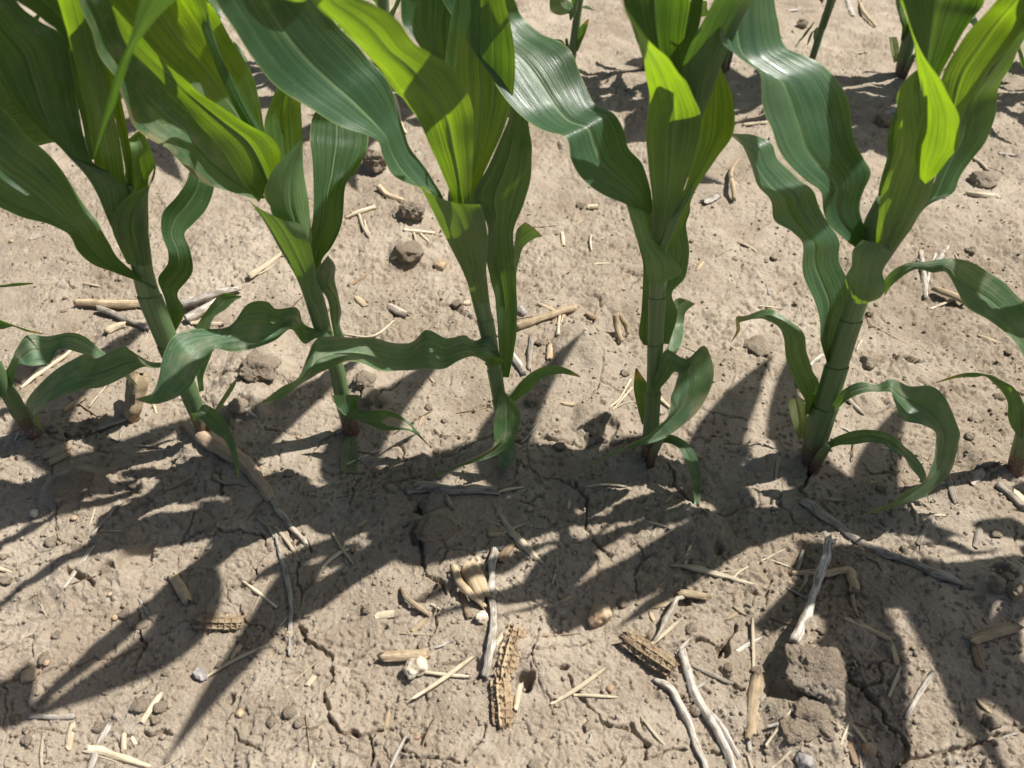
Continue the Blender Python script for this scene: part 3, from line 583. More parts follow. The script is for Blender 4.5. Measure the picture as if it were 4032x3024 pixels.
p3.leaf('B', [(886,1880,984,1880),(862,1780,978,1780),(810,1660,972,1650),(725,1490,980,1470),(650,1340,948,1300),(562,1168,930,1268)], None, d=((-1.2,-1.2),(-1.3,-1.1),(-2.2,-1.6),(-2.6,-2.4)), cup=-0.13, mat='sheath', name='leaf_sheath')
p3.leaf('E', [(1100,190,1150,200),(1125,60,1168,70),(1145,-78,1195,-25),(1165,-150,1265,-90),(1215,-196,1322,-112)], None, d=((4,5),(4,5)), cup=0.05, mat='lower')
p3.leaf('E', [(1112,900,1142,922),(1152,838,1190,890),(1200,780,1242,850),(1282,720,1292,790),(1380,694,1362,755),(1452,705,1442,746),(1512,732,1502,756)], (1556,764), d=((0,0),(1,0.5),(2,1.5)), cup=0.08, mat='yellowtip')
p3.leaf('E', [(1052,862,1088,860),(1036,960,1165,942),(1021,1050,1186,1010),(1018,1110,1174,1090),(1020,1180,1142,1165),(940,1242,1062,1236),(820,1302,922,1290),(710,1350,782,1334)], (616,1394), d=((-1.4,-1.4),(-3,-2.4),(-4.5,-4),(-6.5,-6)), cup=0.06, mat='burntedge', label='low drooping leaf with a dead tan margin')
p3.leaf('E', [(1062,1180,1150,1186),(1048,1250,1156,1262),(1052,1308,1130,1312)], (1085,1340), d=((-2,-2),(-4,-4)), cup=-0.05, mat='lower')
p3.leaf('E', [(1062,690,1062,640),(1000,690,990,510),(900,640,900,540),(800,665,830,500),(700,712,720,526),(600,716,600,470),(450,726,510,550),(340,732,380,546),(230,692,250,520),(110,668,100,520),(0,716,-60,518),(-72,742,-110,556),(-130,775,-140,640),(-210,832,-200,765),(-320,905,-300,832)], (-446,936), d=((-1,-1),(-4,0),(-5,-1),(-7,-3),(-9,-6),(-11,-10)), cup=0.0, fold=0.05, mat='flecked')
p3.leaf('E', [(960,680,985,700),(985,660,1040,700),(1030,640,1070,670)], (1090,662), d=((-1.5,-1.5),(-2,-2)), mat='young', name='leaf_auricle', cup=-0.15)

# ---- plant 4
p4 = Plant('upright corn plant with a pink root stub and a glossy pale leaf across its base', ('E', 1985, 1228))
p4.stalk('E', [(1990,1235,100),(1996,1100,96),(2005,950,90),(2014,800,88),(2020,650,90),(2026,500,94),(2032,350,100),(2038,220,106),(2040,100,120),(2030,0,128),(2040,-120,130),(2060,-260,140),(2090,-420,150)], collars=((0.03,0.24),(0.27,0.40),(0.42,0.56)))
p4.leaf('B', [(1985,1338,2005,1322),(1855,1278,1992,1170),(1705,1212,1945,1030),(1572,1122,1862,930),(1502,1000,1832,830),(1466,862,1762,700),(1335,808,1642,642),(1215,745,1572,500),(1080,600,1505,335),(980,450,1425,252),(880,290,1300,205),(780,130,1192,100),(690,-20,1140,-10),(620,-220,1040,-230)], (720,-560), d=((-1,-0.5),(-2,1),(-1,2),(2,5),(4,7),(4,6)), cup=0.02, fold=0.05)
p4.leaf('B', [(2030,1510,2060,1470),(2006,1260,2180,1235),(1978,1010,2260,1005),(1962,810,2306,820),(1984,630,2300,700),(1966,475,2232,540),(1940,335,2150,420),(1898,200,2020,290),(1850,95,1900,140)], (1812,0), d=((-1.5,-1.2),(-1.8,-1.8),(-3,-3.8),(-5.5,-7.5),(-7,-7.5)), cup=-0.08, mat='young', groove=0.0006)
p4.leaf('B', [(2070,1000,2200,900),(2010,650,2250,600),(1965,420,2200,400),(1890,200,2205,220),(1822,0,2240,0),(1770,-200,2180,-250)], (1880,-640), d=((0,0),(0,1),(-1,0),(-3,-3)), cup=0.12)
p4.leaf('C', [(60,720,115,720),(22,420,112,400),(70,205,192,160),(140,0,216,0),(190,-200,260,-200)], (260,-500), d=((1,1),(3,3),(4,4)), cup=0.06)
p4.leaf('C', [(110,900,190,800),(112,660,226,692),(82,435,292,512),(132,292,362,332),(202,150,432,190),(292,0,527,0),(385,-150,640,-150)], (760,-520), d=((0,0),(-1,0),(-2,0),(-3,-1)), cup=-0.05, fold=-0.05)
p4.leaf('C', [(200,520,270,480),(240,240,340,220),(300,50,400,40),(350,-120,440,-120)], (430,-420), d=((1,1),(2,2)), cup=0.1, mat='young')
p4.leaf('C', [(-60,1500,5,1545),(22,1385,92,1390),(92,1205,175,1170),(142,1025,302,987),(172,855,396,840),(192,705,413,700),(232,565,378,540),(280,440,330,418)], (320,300), d=((-0.5,0),(0.5,1),(2,3),(3,4)), cup=0.12, mat='young')
p4.leaf('C', [(-60,1560,-20,1560),(-20,1450,35,1450),(0,1360,85,1330),(50,1290,140,1220)], (160,1120), d=((-1.6,-1.4),(-1.2,-0.5),(0,0.5)), cup=-0.15, mat='sheath', name='leaf_sheath')
p4.leaf('E', [(1985,192,2086,172),(1966,92,2186,116),(1945,0,2135,30),(1902,-100,2042,-58),(1855,-275,2002,-110),(1838,-312,1996,-255)], None, d=((-1.2,-1.2),(-1.8,-1.8),(-1.5,-1.2),(-1.2,-0.8)), cup=-0.14, mat='sheath', name='leaf_sheath')
p4.leaf('F', [(-40,560,0,562),(-62,450,46,432),(-45,320,52,345),(-40,240,24,240),(-60,130,102,140),(-40,0,131,0),(-70,-90,112,-170),(-10,-240,132,-260)], (120,-430), d=((0.5,1),(3,4),(5,6)), cup=0.06, fold=0.06)
p4.leaf('F', [(-60,705,0,700),(0,555,82,550),(20,405,96,440),(34,302,112,362),(74,274,165,308)], None, d=((1,1),(5,6),(6,7)), cup=0.08, mat='lower')
p4.leaf('E', [(1940,1062,1958,1062),(1910,950,1982,950),(1889,840,1982,830),(1893,755,1938,755)], (1905,711), d=((0.5,0.5),(2,2)), cup=0.08, mat='yellowtip')
p4.leaf('E', [(1950,566,1990,572),(1920,500,2005,480),(1934,380,2005,350),(1945,200,2005,200),(1945,50,2005,50),(1915,-80,1990,-80)], (1940,-250), d=((0.8,0.8),(2.5,2.5),(4,4)), cup=0.08)
p4.leaf('E', [(2025,868,1985,825),(2100,785,2038,730),(2136,738,2088,596),(2165,742,2218,655),(2152,800,2322,570),(2122,880,2374,650),(2116,960,2386,750),(2086,1032,2352,880),(2012,1096,2262,1000),(1932,1150,2142,1110),(1842,1200,1992,1180),(1762,1231,1852,1215)], (1624,1313), d=((-1,-1),(-2,-1),(-3.5,-1),(-5,-2),(-6,-5),(-7,-7)), cup=0.06, fold=0.03, mat='flecked', label='glossy pale green lower leaf')
p4.leaf('F', [(-52,1138,-62,1182),(20,1124,-8,1176),(110,1170,56,1202),(167,1242,96,1266),(196,1332,131,1352),(203,1422,150,1442),(196,1532,160,1542),(188,1642,158,1652)], (160,1718), d=((-1,-1),(-3,-3.5),(-5,-5.5),(-7,-7)), cup=0.05, fold=0.05, mat='lower')
p4.stalk('E', [(2006,1245,52),(2030,1205,48),(2062,1150,36)], d=[-1.6,-2,-2.2], name='root_stub', seg=10)

# ---- plant 5
p5 = Plant('thick-stalked corn plant leaning right, a sickle-shaped leaf curving round in front of it', ('F', 890, 1270))
p5.stalk('F', [(893,1275,128),(912,1180,138),(935,1080,146),(965,980,148),(985,935,146),(1005,850,136),(1035,740,132),(1068,630,130),(1105,510,126),(1145,390,122),(1180,280,126),(1210,170,150),(1240,60,180),(1275,-50,190),(1330,-200,200),(1380,-330,170)], collars=((0.02,0.26),(0.28,0.44),(0.48,0.60)))
p5.leaf('C', [(985,2258,1022,2250),(950,2125,1045,2110),(940,1985,1095,2000),(920,1900,1142,1880),(862,1780,1128,1760),(832,1650,1066,1640),(837,1510,1063,1510),(762,1442,1002,1402),(662,1372,932,1272),(636,1252,892,1172),(562,1152,782,1092),(512,1042,682,992),(480,942,642,892),(440,872,512,836)], (378,824), d=((-0.5,0.5),(1,3),(2,5),(3,7),(5,9)), cup=0.03, fold=0.08)
p5.leaf('C', [(1245,1595,1278,1562),(1112,1502,1266,1472),(1012,1412,1206,1372),(960,1302,1190,1292),(950,1192,1222,1172),(852,1122,1253,1072),(762,1042,1222,992),(682,922,1166,902),(640,802,1149,792),(602,692,1131,692),(575,562,1082,552),(560,442,992,432),(432,357,852,347),(338,262,722,272),(335,120,676,122),(370,0,661,0),(400,-200,640,-200)], (520,-470), d=((-1,-0.5),(-2,0),(-3,1),(-3,3),(-1,5),(2,6)), cup=0.02, fold=0.09)
p5.leaf('C', [(1440,0,1456,0),(1508,185,1538,255),(1546,380,1640,420),(1566,520,1712,530),(1580,680,1790,690),(1560,800,1814,800),(1537,910,1806,910),(1535,1000,1742,990),(1556,1082,1672,1085)], (1600,1143), d=((-6,-6.2),(-4.6,-6),(-3.2,-5.6),(-2.4,-4.0)), cup=-0.05, mat='young', groove=0.0005)
p5.leaf('C', [(1285,1622,1340,1642),(1290,1482,1462,1490),(1316,1252,1592,1290),(1370,1062,1662,1090),(1424,882,1702,950),(1424,622,1655,800),(1470,502,1600,600)], (1550,437), d=((-1.5,-1.2),(-1.8,-1.2),(-1.5,-1),(-1.5,-1.5)), cup=-0.12, mat='young')
p5.leaf('C', [(1275,1500,1310,1450),(1310,1172,1382,1100),(1358,982,1432,982),(1362,862,1442,852),(1385,762,1442,722)], (1425,668), d=((0.5,0.5),(1.5,1.5),(2,2)), cup=0.05)
p5.leaf('C', [(1560,800,1700,700),(1552,450,1692,480),(1522,250,1782,300),(1482,100,1882,120),(1440,0,1962,0),(1370,-200,1950,-200)], (1480,-600), d=((-1,-1),(-2,-1),(-3,-1),(-5,-4)), cup=0.10)
p5.leaf('C', [(1600,1105,1660,1092),(1690,800,1802,772),(1702,482,1962,492),(1832,252,2102,312),(1952,100,2202,170),(2062,-20,2302,30)], (2450,-420), d=((-1,-1),(-1.5,-1.5),(-2,-1.5),(-3,-3)), cup=0.08, mat='young')
p5.leaf('C', [(1322,1642,1350,1652),(1452,1482,1502,1432),(1562,1312,1612,1282),(1602,1232,1762,1202),(1652,1122,1816,1100),(1692,1022,1892,985),(1722,932,1982,870),(1762,802,2032,740),(1802,702,2041,590),(1892,592,2082,490),(2002,442,2152,370),(2112,292,2214,250),(2202,172,2292,120)], (2480,-260), d=((-1.2,-0.8),(-0.5,0),(0.5,2),(1,3),(0,1),(-1,-1)), cup=0.05, fold=0.04)
p5.leaf('F', [(1162,302,1240,302),(1118,232,1312,276),(1100,140,1352,202),(1138,70,1334,112),(1145,-20,1385,0),(1200,-90,1375,-70)], None, d=((-1.4,-1.4),(-2.2,-1.8),(-2.2,-1.6),(-1.8,-1.2)), cup=-0.16, mat='sheath', name='leaf_sheath')
p5.leaf('F', [(1330,180,1345,262),(1392,105,1398,188),(1492,56,1532,97),(1602,45,1642,118),(1742,28,1732,116),(1852,40,1792,232),(1962,95,1862,332),(2062,155,1992,412),(2152,240,2112,502),(2242,330,2192,612),(2332,480,2282,722)], (2430,960), d=((-1,-1.5),(-1,-1.5),(0,-2),(-1,-4),(-3,-5)), cup=0.04, fold=0.05, mat='lower')
p5.leaf('F', [(850,1005,892,1000),(846,905,926,900),(802,832,933,800),(762,742,896,716),(726,622,863,620),(722,532,846,510),(690,467,782,440),(636,427,716,385),(582,399,642,342),(512,408,552,357),(472,415,472,383),(430,432,424,394),(440,482,424,470)], (386,552), d=((-0.5,0.5),(0,1.5),(1,3),(3,5),(4,5)), cup=0.03, fold=0.06, mat='yellowtip', label='arched leaf with a shrivelled yellow tip')
p5.leaf('F', [(810,1157,850,1142),(775,1052,862,1060),(756,980,862,980),(743,905,842,905)], None, d=((0.5,0.5),(2,2)), cup=0.04, fold=0.05, mat='pale')
p5.leaf('F', [(1018,942,1052,966),(1080,852,1122,902),(1188,797,1232,860),(1290,812,1322,858),(1390,780,1386,862),(1502,820,1412,932),(1642,825,1452,1032),(1742,930,1572,1060),(1801,1080,1662,1112),(1811,1150,1666,1182),(1782,1290,1642,1292),(1702,1420,1602,1397),(1562,1520,1492,1472),(1402,1580,1372,1550)], (1194,1628), d=((-1.3,-1.6),(-1,-2),(-1,-4),(-4,-6),(-7,-8),(-10,-10)), cup=0.03, fold=0.04, mat='lower', label='sickle-shaped lower leaf')
p5.leaf('F', [(1000,1162,1000,1212),(1062,1130,1062,1190),(1152,1100,1152,1186),(1252,1093,1252,1171),(1335,1106,1335,1182),(1402,1132,1402,1232),(1472,1200,1462,1265),(1542,1262,1520,1340),(1592,1332,1562,1402),(1606,1420,1592,1470)], (1622,1555), d=((-1.6,-1.8),(-2,-3),(-3,-4.5),(-5,-5.5)), cup=0.04, fold=0.06, mat='lower')
p5.stalk('F', [(930,1282,62),(960,1240,58),(1000,1185,46)], d=[-1.6,-1.9,-2], name='root_stub', seg=10)

# ---- plant 6, cut by the right edge
p6 = Plant('corn plant with purple-brown stalk base and a thin arched yellowing leaf', ('F', 2165, 1330))
p6.stalk('F', [(2165,1338,104),(2190,1230,100),(2230,1080,96),(2280,900,96),(2340,700,100),(2410,470,110),(2480,240,130),(2570,-20,150),(2660,-250,140)], collars=((0.03,0.25),(0.3,0.5)))
p6.leaf('F', [(2195,1150,2240,1150),(2135,1080,2215,1060),(2110,1000,2214,965),(2108,920,2200,905),(2062,842,2165,848),(1972,767,2092,798),(1892,766,1962,746),(1792,772,1832,742)], (1646,806), d=((-0.5,-0.5),(0,0),(-1,-1)), cup=0.06, fold=0.08, mat='yellowtip', label='thin arched leaf yellowing towards its tip')
p6.leaf('C', [(2480,1560,2530,1560),(2430,1300,2560,1350),(2400,1050,2600,1150),(2330,800,2560,900),(2280,500,2520,600),(2260,250,2480,300),(2230,0,2420,20)], (2300,-400), d=((0,0),(1,2),(2,3),(-2,-2)))
p6.leaf('C', [(2560,1500,2620,1480),(2640,1200,2760,1240),(2740,900,2900,1000),(2860,600,3020,720)], (3100,300), d=((0,0),(-2,-1),(-6,-6)))
p6.leaf('C', [(2570,1500,2650,1500),(2650,1150,2810,1150),(2760,800,2940,800),(2820,400,2990,400),(2860,0,2990,0)], (2900,-500), d=((0,0),(-3,2),(-5,3),(-7,1)), mat='young')
p6.leaf('C', [(2560,1500,2610,1500),(2500,1200,2640,1180),(2420,900,2600,850),(2330,600,2540,500),(2260,350,2450,250),(2240,100,2400,0)], (2200,-300), d=((0,-1),(-2,-2),(-5,-5)))

# ---- leaf tip hanging close to the lens, from a neighbour out of frame above
p1.leaf('A', [(1300,-420,1500,-380),(1150,-250,1400,-180),(960,-110,1230,-70),(870,0,1080,10),(815,220,880,230),(745,385,835,320),(700,520,775,470),(650,700,720,640),(612,850,655,800)], (585,985), d=((-14,-14),(-14,-13),(-12,-12),(-9,-9)), cup=0.06, fold=0.06)


# ------------------------------------------------------------------ upper leaves of the row (mostly above the frame, shading the picture)
def upper_leaf(pl, az, reach, z0, zpk, ztip, wid, mat='leaf', x0=None, roll=0.0):
    a = math.radians(az); dx, dy = math.sin(a), math.cos(a)
    bx, by = (x0 if x0 else (pl.p.x, pl.p.y))
    C = []
    for i in range(11):
        t = i/10; r = reach*(0.12+0.88*t)
        z = z0 + (zpk-z0)*math.sin(min(1.0, t/0.55)*math.pi/2) - (zpk-ztip)*max(0, (t-0.55)/0.45)**1.7
        C.append(np.array([bx+dx*r, by+dy*r, z]))
    C = catmull(C, 3); T = np.gradient(C, axis=0); V = []; UV = []; F = []; N = len(C); NU = 8
    for i in range(N):
        t = i/(N-1); w = wid*max(0.02, (min(1, 0.45+t*2.2))*(1-t**2.6))
        s = np.cross(T[i], [0, 0, 1.0]); s /= np.linalg.norm(s)+1e-9; n = np.cross(s, T[i]); n /= np.linalg.norm(n)+1e-9
        s = s*math.cos(roll)+n*math.sin(roll)
        for j in range(NU+1):
            u = j/NU; V.append(C[i]+s*w*(u-0.5)+n*w*0.22*abs(2*u-1)-np.array(pl.p)); UV.append((u, t))
    w = NU+1
    for i in range(N-1):
        for j in range(NU): F.append((i*w+j, i*w+j+1, (i+1)*w+j+1, (i+1)*w+j))
    return link('leaf', mesh_from('leaf', V, F, UV), M[mat], pl.o)
UP = [
 (p0, 60, 0.30, .40, .52, .46, .065), (p0, 20, 0.28, .42, .56, .50, .06), (p0, -60, 0.30, .40, .52, .46, .065),
 (p1, 25, 0.28, .40, .54, .48, .065), (p1, 75, 0.22, .42, .56, .54, .05), (p1, -20, 0.26, .42, .58, .54, .06),
 (p2, 10, 0.28, .40, .53, .47, .065), (p2, -50, 0.26, .42, .57, .52, .05), (p2, 48, 0.22, .42, .54, .50, .045),
 (p3, 30, 0.28, .40, .53, .47, .065),
 (p4, 20, 0.28, .40, .53, .47, .065), (p4, 50, 0.25, .42, .56, .50, .05),
 (p5, 15, 0.28, .40, .53, .47, .065), (p5, 48, 0.24, .42, .56, .50, .06),
 (p6, 20, 0.28, .40, .53, .47, .065),
]
for a in UP: upper_leaf(*a)
def reaching_leaf(pl, pts, wid, mat='leaf'):
    C = catmull(np.array(pts, float), 5); T = np.gradient(C, axis=0); V = []; UV = []; F = []; N = len(C); NU = 8
    for i in range(N):
        t = i/(N-1); w = wid*max(0.02, min(1, 0.4+t*2.0)*(1-max(0, (t-0.35)/0.65)**1.6))
        s = np.cross(T[i], [0, 0, 1.0]); s /= np.linalg.norm(s)+1e-9; n = np.cross(s, T[i]); n /= np.linalg.norm(n)+1e-9
        for j in range(NU+1):
            u = j/NU; V.append(C[i]+s*w*(u-0.5)+n*w*0.14*abs(2*u-1)-np.array(pl.p)); UV.append((u, t))
    w = NU+1
    for i in range(N-1):
        for j in range(NU): F.append((i*w+j, i*w+j+1, (i+1)*w+j+1, (i+1)*w+j))
    return link('leaf', mesh_from('leaf', V, F, UV), M[mat], pl.o)
# long leaves reaching over the frame top towards the camera: they throw the pointed shadows
reaching_leaf(p4, [(p4.p.x, p4.p.y, .42), (.132, .46, .485), (.133, .445, .51), (.12, .405, .52), (.095, .36, .515), (.064, .307, .50)], .034)
reaching_leaf(p3, [(p3.p.x, p3.p.y, .40), (.03, .455, .48), (.055, .425, .505), (.05, .40, .515), (.01, .37, .51), (-.04, .337, .50)], .052)
reaching_leaf(p6, [(p6.p.x, p6.p.y, .36), (.53, .40, .44), (.535, .35, .46), (.53, .31, .455), (.51, .27, .44)], .07)
reaching_leaf(p6, [(p6.p.x, p6.p.y, .36), (.60, .42, .44), (.63, .38, .47), (.65, .34, .465), (.66, .27, .44)], .07)

# ---- plants further along the row to the right (their shade reaches into the picture) and the next row behind
def copy_plant(src, x, y, rz, label, group, sc=1.0, skip=()):
    r = src.o.copy(); col.objects.link(r); r.location = (x, y, smooth_h(x, y)-0.004); r.rotation_euler = (0, 0, rz); r.scale = (sc, sc, sc)
    r['label'] = label; r['group'] = group
    for i, ch in enumerate(list(src.o.children)):
        if i in skip: continue
        k = ch.copy(); col.objects.link(k); k.parent = r
        if 'label' in k: del k['label']
    return r
bpy.context.view_layer.update()
BACK = 'corn plants of the row behind'
r2 = [(0.655, p5, 0.15, 1.0, 'dark back-row corn stalk with a withered arched leaf, seen left of the leaning plant'), (0.80, p3, 1.2, 1.0, 'back-row corn plant hidden behind the leaning plant'),
      (0.50, p3, 3.9, 0.95, 'back-row corn plant between the upright and leaning plants'), (0.355, p4, 2.2, 0.95, 'back-row corn plant directly behind the upright plant'),
      (0.10, p4, 3.4, 1.0, 'back-row corn stalk seen between the middle and upright plants'), (0.225, p1, 1.1, 0.9, 'back-row corn plant whose leaf tip shows left of the upright plant'),
      (-0.06, p3, 2.5, 1.0, 'back-row corn plant behind the middle plant'), (-0.22, p5, 3.6, 1.0, 'back-row corn plant behind the plant with the torn dead leaf'),
      (-0.36, p1, 2.0, 1.0, 'back-row corn plant in the gap behind the torn-leaf plant and the root-footed one'), (-0.52, p4, 0.8, 1.0, 'back-row corn plant behind the root-footed plant'),
      (-0.67, p3, 4.2, 1.0, 'back-row corn plant behind the thick leaning stalk at the stub'), (0.95, p5, 2.4, 1.0, 'back-row corn plant behind the purple-based plant')]
for x, src, rz, sc, bl in r2:
    y = 1.286 - 0.05*(x-0.655)
    copy_plant(src, x, y, rz, bl, BACK, sc)
copy_plant(p4, p6.p.x+0.155, p6.p.y-0.012, 0.5, 'corn plant standing right of the purple-based one, wholly beside the frame', ROW, 1.0)

# ------------------------------------------------------------------ old crop residue: stalk pieces, twigs, cobs, chips
def local(me_pts, p): return np.asarray(me_pts)-np.array(p)
def stick(c, pts, w, mat, name, label, cat, lift=0.55, group=None, jag=0.10, seg=9, flat=0.9, raised=None, branches=()):
    def run(pts, w, lift):
        C = []; R = []
        ws = w if isinstance(w, (list, tuple)) else [w]*len(pts)
        for i, (x, y) in enumerate(pts):
            g = ground(c, x, y); r = 0.5*ws[i]*pscale(c)/FPX*depth_of(g)
            up = r*lift + (raised[i]*0.001 if raised else 0)
            dx, dy, dz = ray(c, x, y); t = (g.z+up-H)/dz
            C.append(np.array([dx*t, dy*t, g.z+up])); R.append(r)
        C = catmull(C, 7); R = np.interp(np.linspace(0, 1, len(C)), np.linspace(0, 1, len(R)), R)
        q = np.random.default_rng(int(abs(pts[0][0])*5+abs(pts[-1][1]))); n = len(C)
        def sm(a): return np.convolve(np.pad(a, 2, mode='edge'), [.15, .22, .26, .22, .15], 'valid')
        am = min(1.0, 0.35*np.linalg.norm(C[-1]-C[0])/(R.mean()*8))
        C = C + am*np.stack([sm(q.normal(0, 1, n)), sm(q.normal(0, 1, n)), 0.4*sm(q.normal(0, 1, n))], 1)*(0.30*R)[:, None]
        R = R*(1+0.22*am*sm(q.normal(0, 1, n))); k = q.integers(1, max(2, n-1)); R[k] *= 1+0.12*am*am
        return C, R
    C, R = run(pts, w, lift); o0 = C.mean(0)
    kk = np.random.default_rng(int(abs(pts[0][0])*7+abs(pts[0][1])*3+ord(c)))
    o = link(name, tube_mesh(name, C-o0, R, seg, jag, int(pts[0][0])), M[mat], None, o0)
    tag(o, label, cat, group)
    for bp, bw in branches:
        raised = None
        C2, R2 = run(bp, bw, lift)
        link('side_twig', tube_mesh('side_twig', C2-o0, R2, 6, jag, int(bp[0][0])), M[mat], o)
    return o
def shell_mesh(name, L, W, bend, curl, th, seed, nl=6, nw=4, taper=0.18, split=0.0):
    """a splinter of husk or rind: a curved strip with thickness, lying along x"""
    r = np.random.default_rng(abs(seed)); V = []; UV = []; F = []
    for side in (0, 1):
        for i in range(nl+1):
            t = i/nl; w = W*(1-taper*abs(2*t-1)**2.2*r.uniform(0.5, 1.0))
            for j in range(nw+1):
                u = j/nw-0.5
                x = (t-0.5)*L + (r.uniform(-1, 1)*min(0.09*L, 0.55*W) if i in (0, nl) and side == 0 else 0)
                z = curl*W*(0.25-u*u)*2 + bend*L*(0.25-(t-0.5)**2)
                y = u*w + 0.22*L*bend*math.sin(3*t+seed) + r.uniform(-1, 1)*0.05*W
                if side == 1: k = i*(nw+1)+j; x = V[k][0]; y = V[k][1]; z = V[k][2]-th
                V.append((x, y, z)); UV.append((j/nw*0.5, t*L))
    n = (nl+1)*(nw+1); w = nw+1
    for i in range(nl):
        for j in range(nw):
            a = (i*w+j, i*w+j+1, (i+1)*w+j+1, (i+1)*w+j); F.append(a[::-1]); F.append(tuple(k+n for k in a))
        for j, rev in ((0, 0), (nw, 1)):
            a = (i*w+j, (i+1)*w+j, (i+1)*w+j+n, i*w+j+n); F.append(a if rev else a[::-1])
    for i, rev in ((0, 1), (nl, 0)):
        for j in range(nw):
            a = (i*w+j, i*w+j+1, i*w+j+1+n, i*w+j+n); F.append(a if not rev else a[::-1])
    return mesh_from(name, V, F, UV)
def chip(c, a, b, w, mat, name, label, cat, bend=0.06, curl=0.35, th=0.0010, lift=0.001, tilt=0.0, group=None, taper=0.22):
    A = np.array(ground(c, *a)); B = np.array(ground(c, *b)); m = (A+B)/2; D = B-A; L = np.linalg.norm(D)
    W = w*pscale(c)/FPX*depth_of(m)
    o = link(name, shell_mesh(name, L, W, bend, curl, th, int(a[0]+a[1]), taper=taper), M[mat], None, (m[0], m[1], m[2]+lift))
    o.rotation_euler = (tilt, -math.asin(max(-0.5, min(0.5, D[2]/L))), math.atan2(D[1], D[0]))
    return tag(o, label, cat, group)
def blob_mesh(name, seed, rough=0.22, sub=3, flat=0.8, fine=0.06, cuts=9):
    import bmesh
    bm = bmesh.new(); bmesh.ops.create_icosphere(bm, subdivisions=sub, radius=1.0)
    off = Vector((seed*3.17, seed*1.31, -seed*2.3)); r = random.Random(seed)
    pl = []
    for _ in range(cuts):
        n = Vector((r.gauss(0, 1), r.gauss(0, 1), r.gauss(0, 1))).normalized(); pl.append((n, r.uniform(0.62, 0.92)))
    for v in bm.verts:
        d = v.co.normalized(); k = 1.0
        for n, h in pl:
            q = n.dot(d)
            if q > 0.05: k = min(k, h/q)
        n = mnoise.noise(d*1.3+off)*rough + mnoise.noise(d*3.1+off)*rough*0.5 + mnoise.noise(d*7+off)*fine + abs(mnoise.noise(d*14+off))*fine*1.1 + mnoise.noise(d*29+off)*fine*0.6
        v.co = d*(k*(1+n)); v.co.z *= flat
    me = bpy.data.meshes.new(name); bm.to_mesh(me); bm.free()
    me.polygons.foreach_set('use_smooth', [True]*len(me.polygons)); return me
def blob(c, x, y, rx, mat, name, label, cat, seed, rough=0.2, flat=0.75, sink=0.35, ry=None, sub=4, fine=0.05, rz=0.0, group=None):
    g = ground(c, x, y); r = rx*pscale(c)/FPX*depth_of(g)
    o = link(name, blob_mesh(name, seed, rough, sub, 1.0, fine), M[mat], None, (g.x, g.y, g.z+r*flat*(1-2*sink)*0.9))
    o.scale = (r, r*((ry or rx)/rx), r*flat); o.rotation_euler = (0, 0, rz)
    return tag(o, label, cat, group)
def cob(c, a, b, w, label, seed, arc=0.62, name='corn_cob', open_=1.0, rows=9, cell=0.0047, sink=0.35):
    A = np.array(ground(c, *a)); B = np.array(ground(c, *b)); D = B-A; L = np.linalg.norm(D); Rm = 0.5*w*pscale(c)/FPX*depth_of((A+B)/2)
    nl = int(L/cell*8); na = rows*8*2; V = []; UV = []; F = []; r = np.random.default_rng(seed)
    jit = r.uniform(-0.2, 0.2, (400, 64))
    for i in range(nl+1):
        x = i/nl*L; tp = 1-0.14*abs(2*i/nl-1)**4
        for k in range(na+1):
            th = (k/na-0.5)*2*math.pi*arc; row = (k/na)*rows*1.0
            rw = int(row+0.25*mnoise.noise(Vector((x*120, seed, k*0.02)))); fx = row-rw; fx = min(1, max(0, fx))
            ph = x/cell*(1+0.12*jit[3, rw % 64])+0.5*(rw % 2)+2.2*jit[0, rw % 64]+0.18*mnoise.noise(Vector((x*300, k*0.15, seed))); cl = int(ph); fy = ph-cl
            gone = jit[(cl*13) % 400, (rw*5) % 64]
            wall = max(abs(2*fx-1)**7*(0.75+gone), abs(2*fy-1)**6*(0.8+1.5*gone)); wall = min(1.0, max(0.0, wall))
            deep = 0.34*open_*(1+1.6*jit[cl % 400, rw % 64])
            rg = mnoise.noise(Vector((x*260, th*3.5, seed*2.0)))*0.10 + mnoise.noise(Vector((x*900, th*11, seed*3.0)))*0.07
            rr = Rm*tp*(1-deep*(1-wall)+rg)
            if i in (0, nl): x = x + (0.35*cell)*mnoise.noise(Vector((th*4, seed, i)))*2
            V.append((x-L/2, rr*math.sin(th), rr*math.cos(th))); UV.append((k/na, x))
    w1 = na+1
    for i in range(nl):
        for k in range(na): F.append((i*w1+k, i*w1+k+1, (i+1)*w1+k+1, (i+1)*w1+k))
    for e in (0, nl):                                  # pith at the broken ends
        V.append(((e/nl-0.5)*L*0.97, 0, 0)); UV.append((0.5, e/nl*L)); cidx = len(V)-1
        for k in range(na): F.append((e*w1+k, e*w1+k+1, cidx) if e else (e*w1+k+1, e*w1+k, cidx))
    m = (A+B)/2
    o = link(name, mesh_from(name, V, F, UV), M['cob'], None, (m[0], m[1], m[2]+Rm*(1-2*sink)))
    o.rotation_euler = (0, -math.asin(D[2]/L), math.atan2(D[1], D[0]))
    return tag(o, label, 'corn cob')

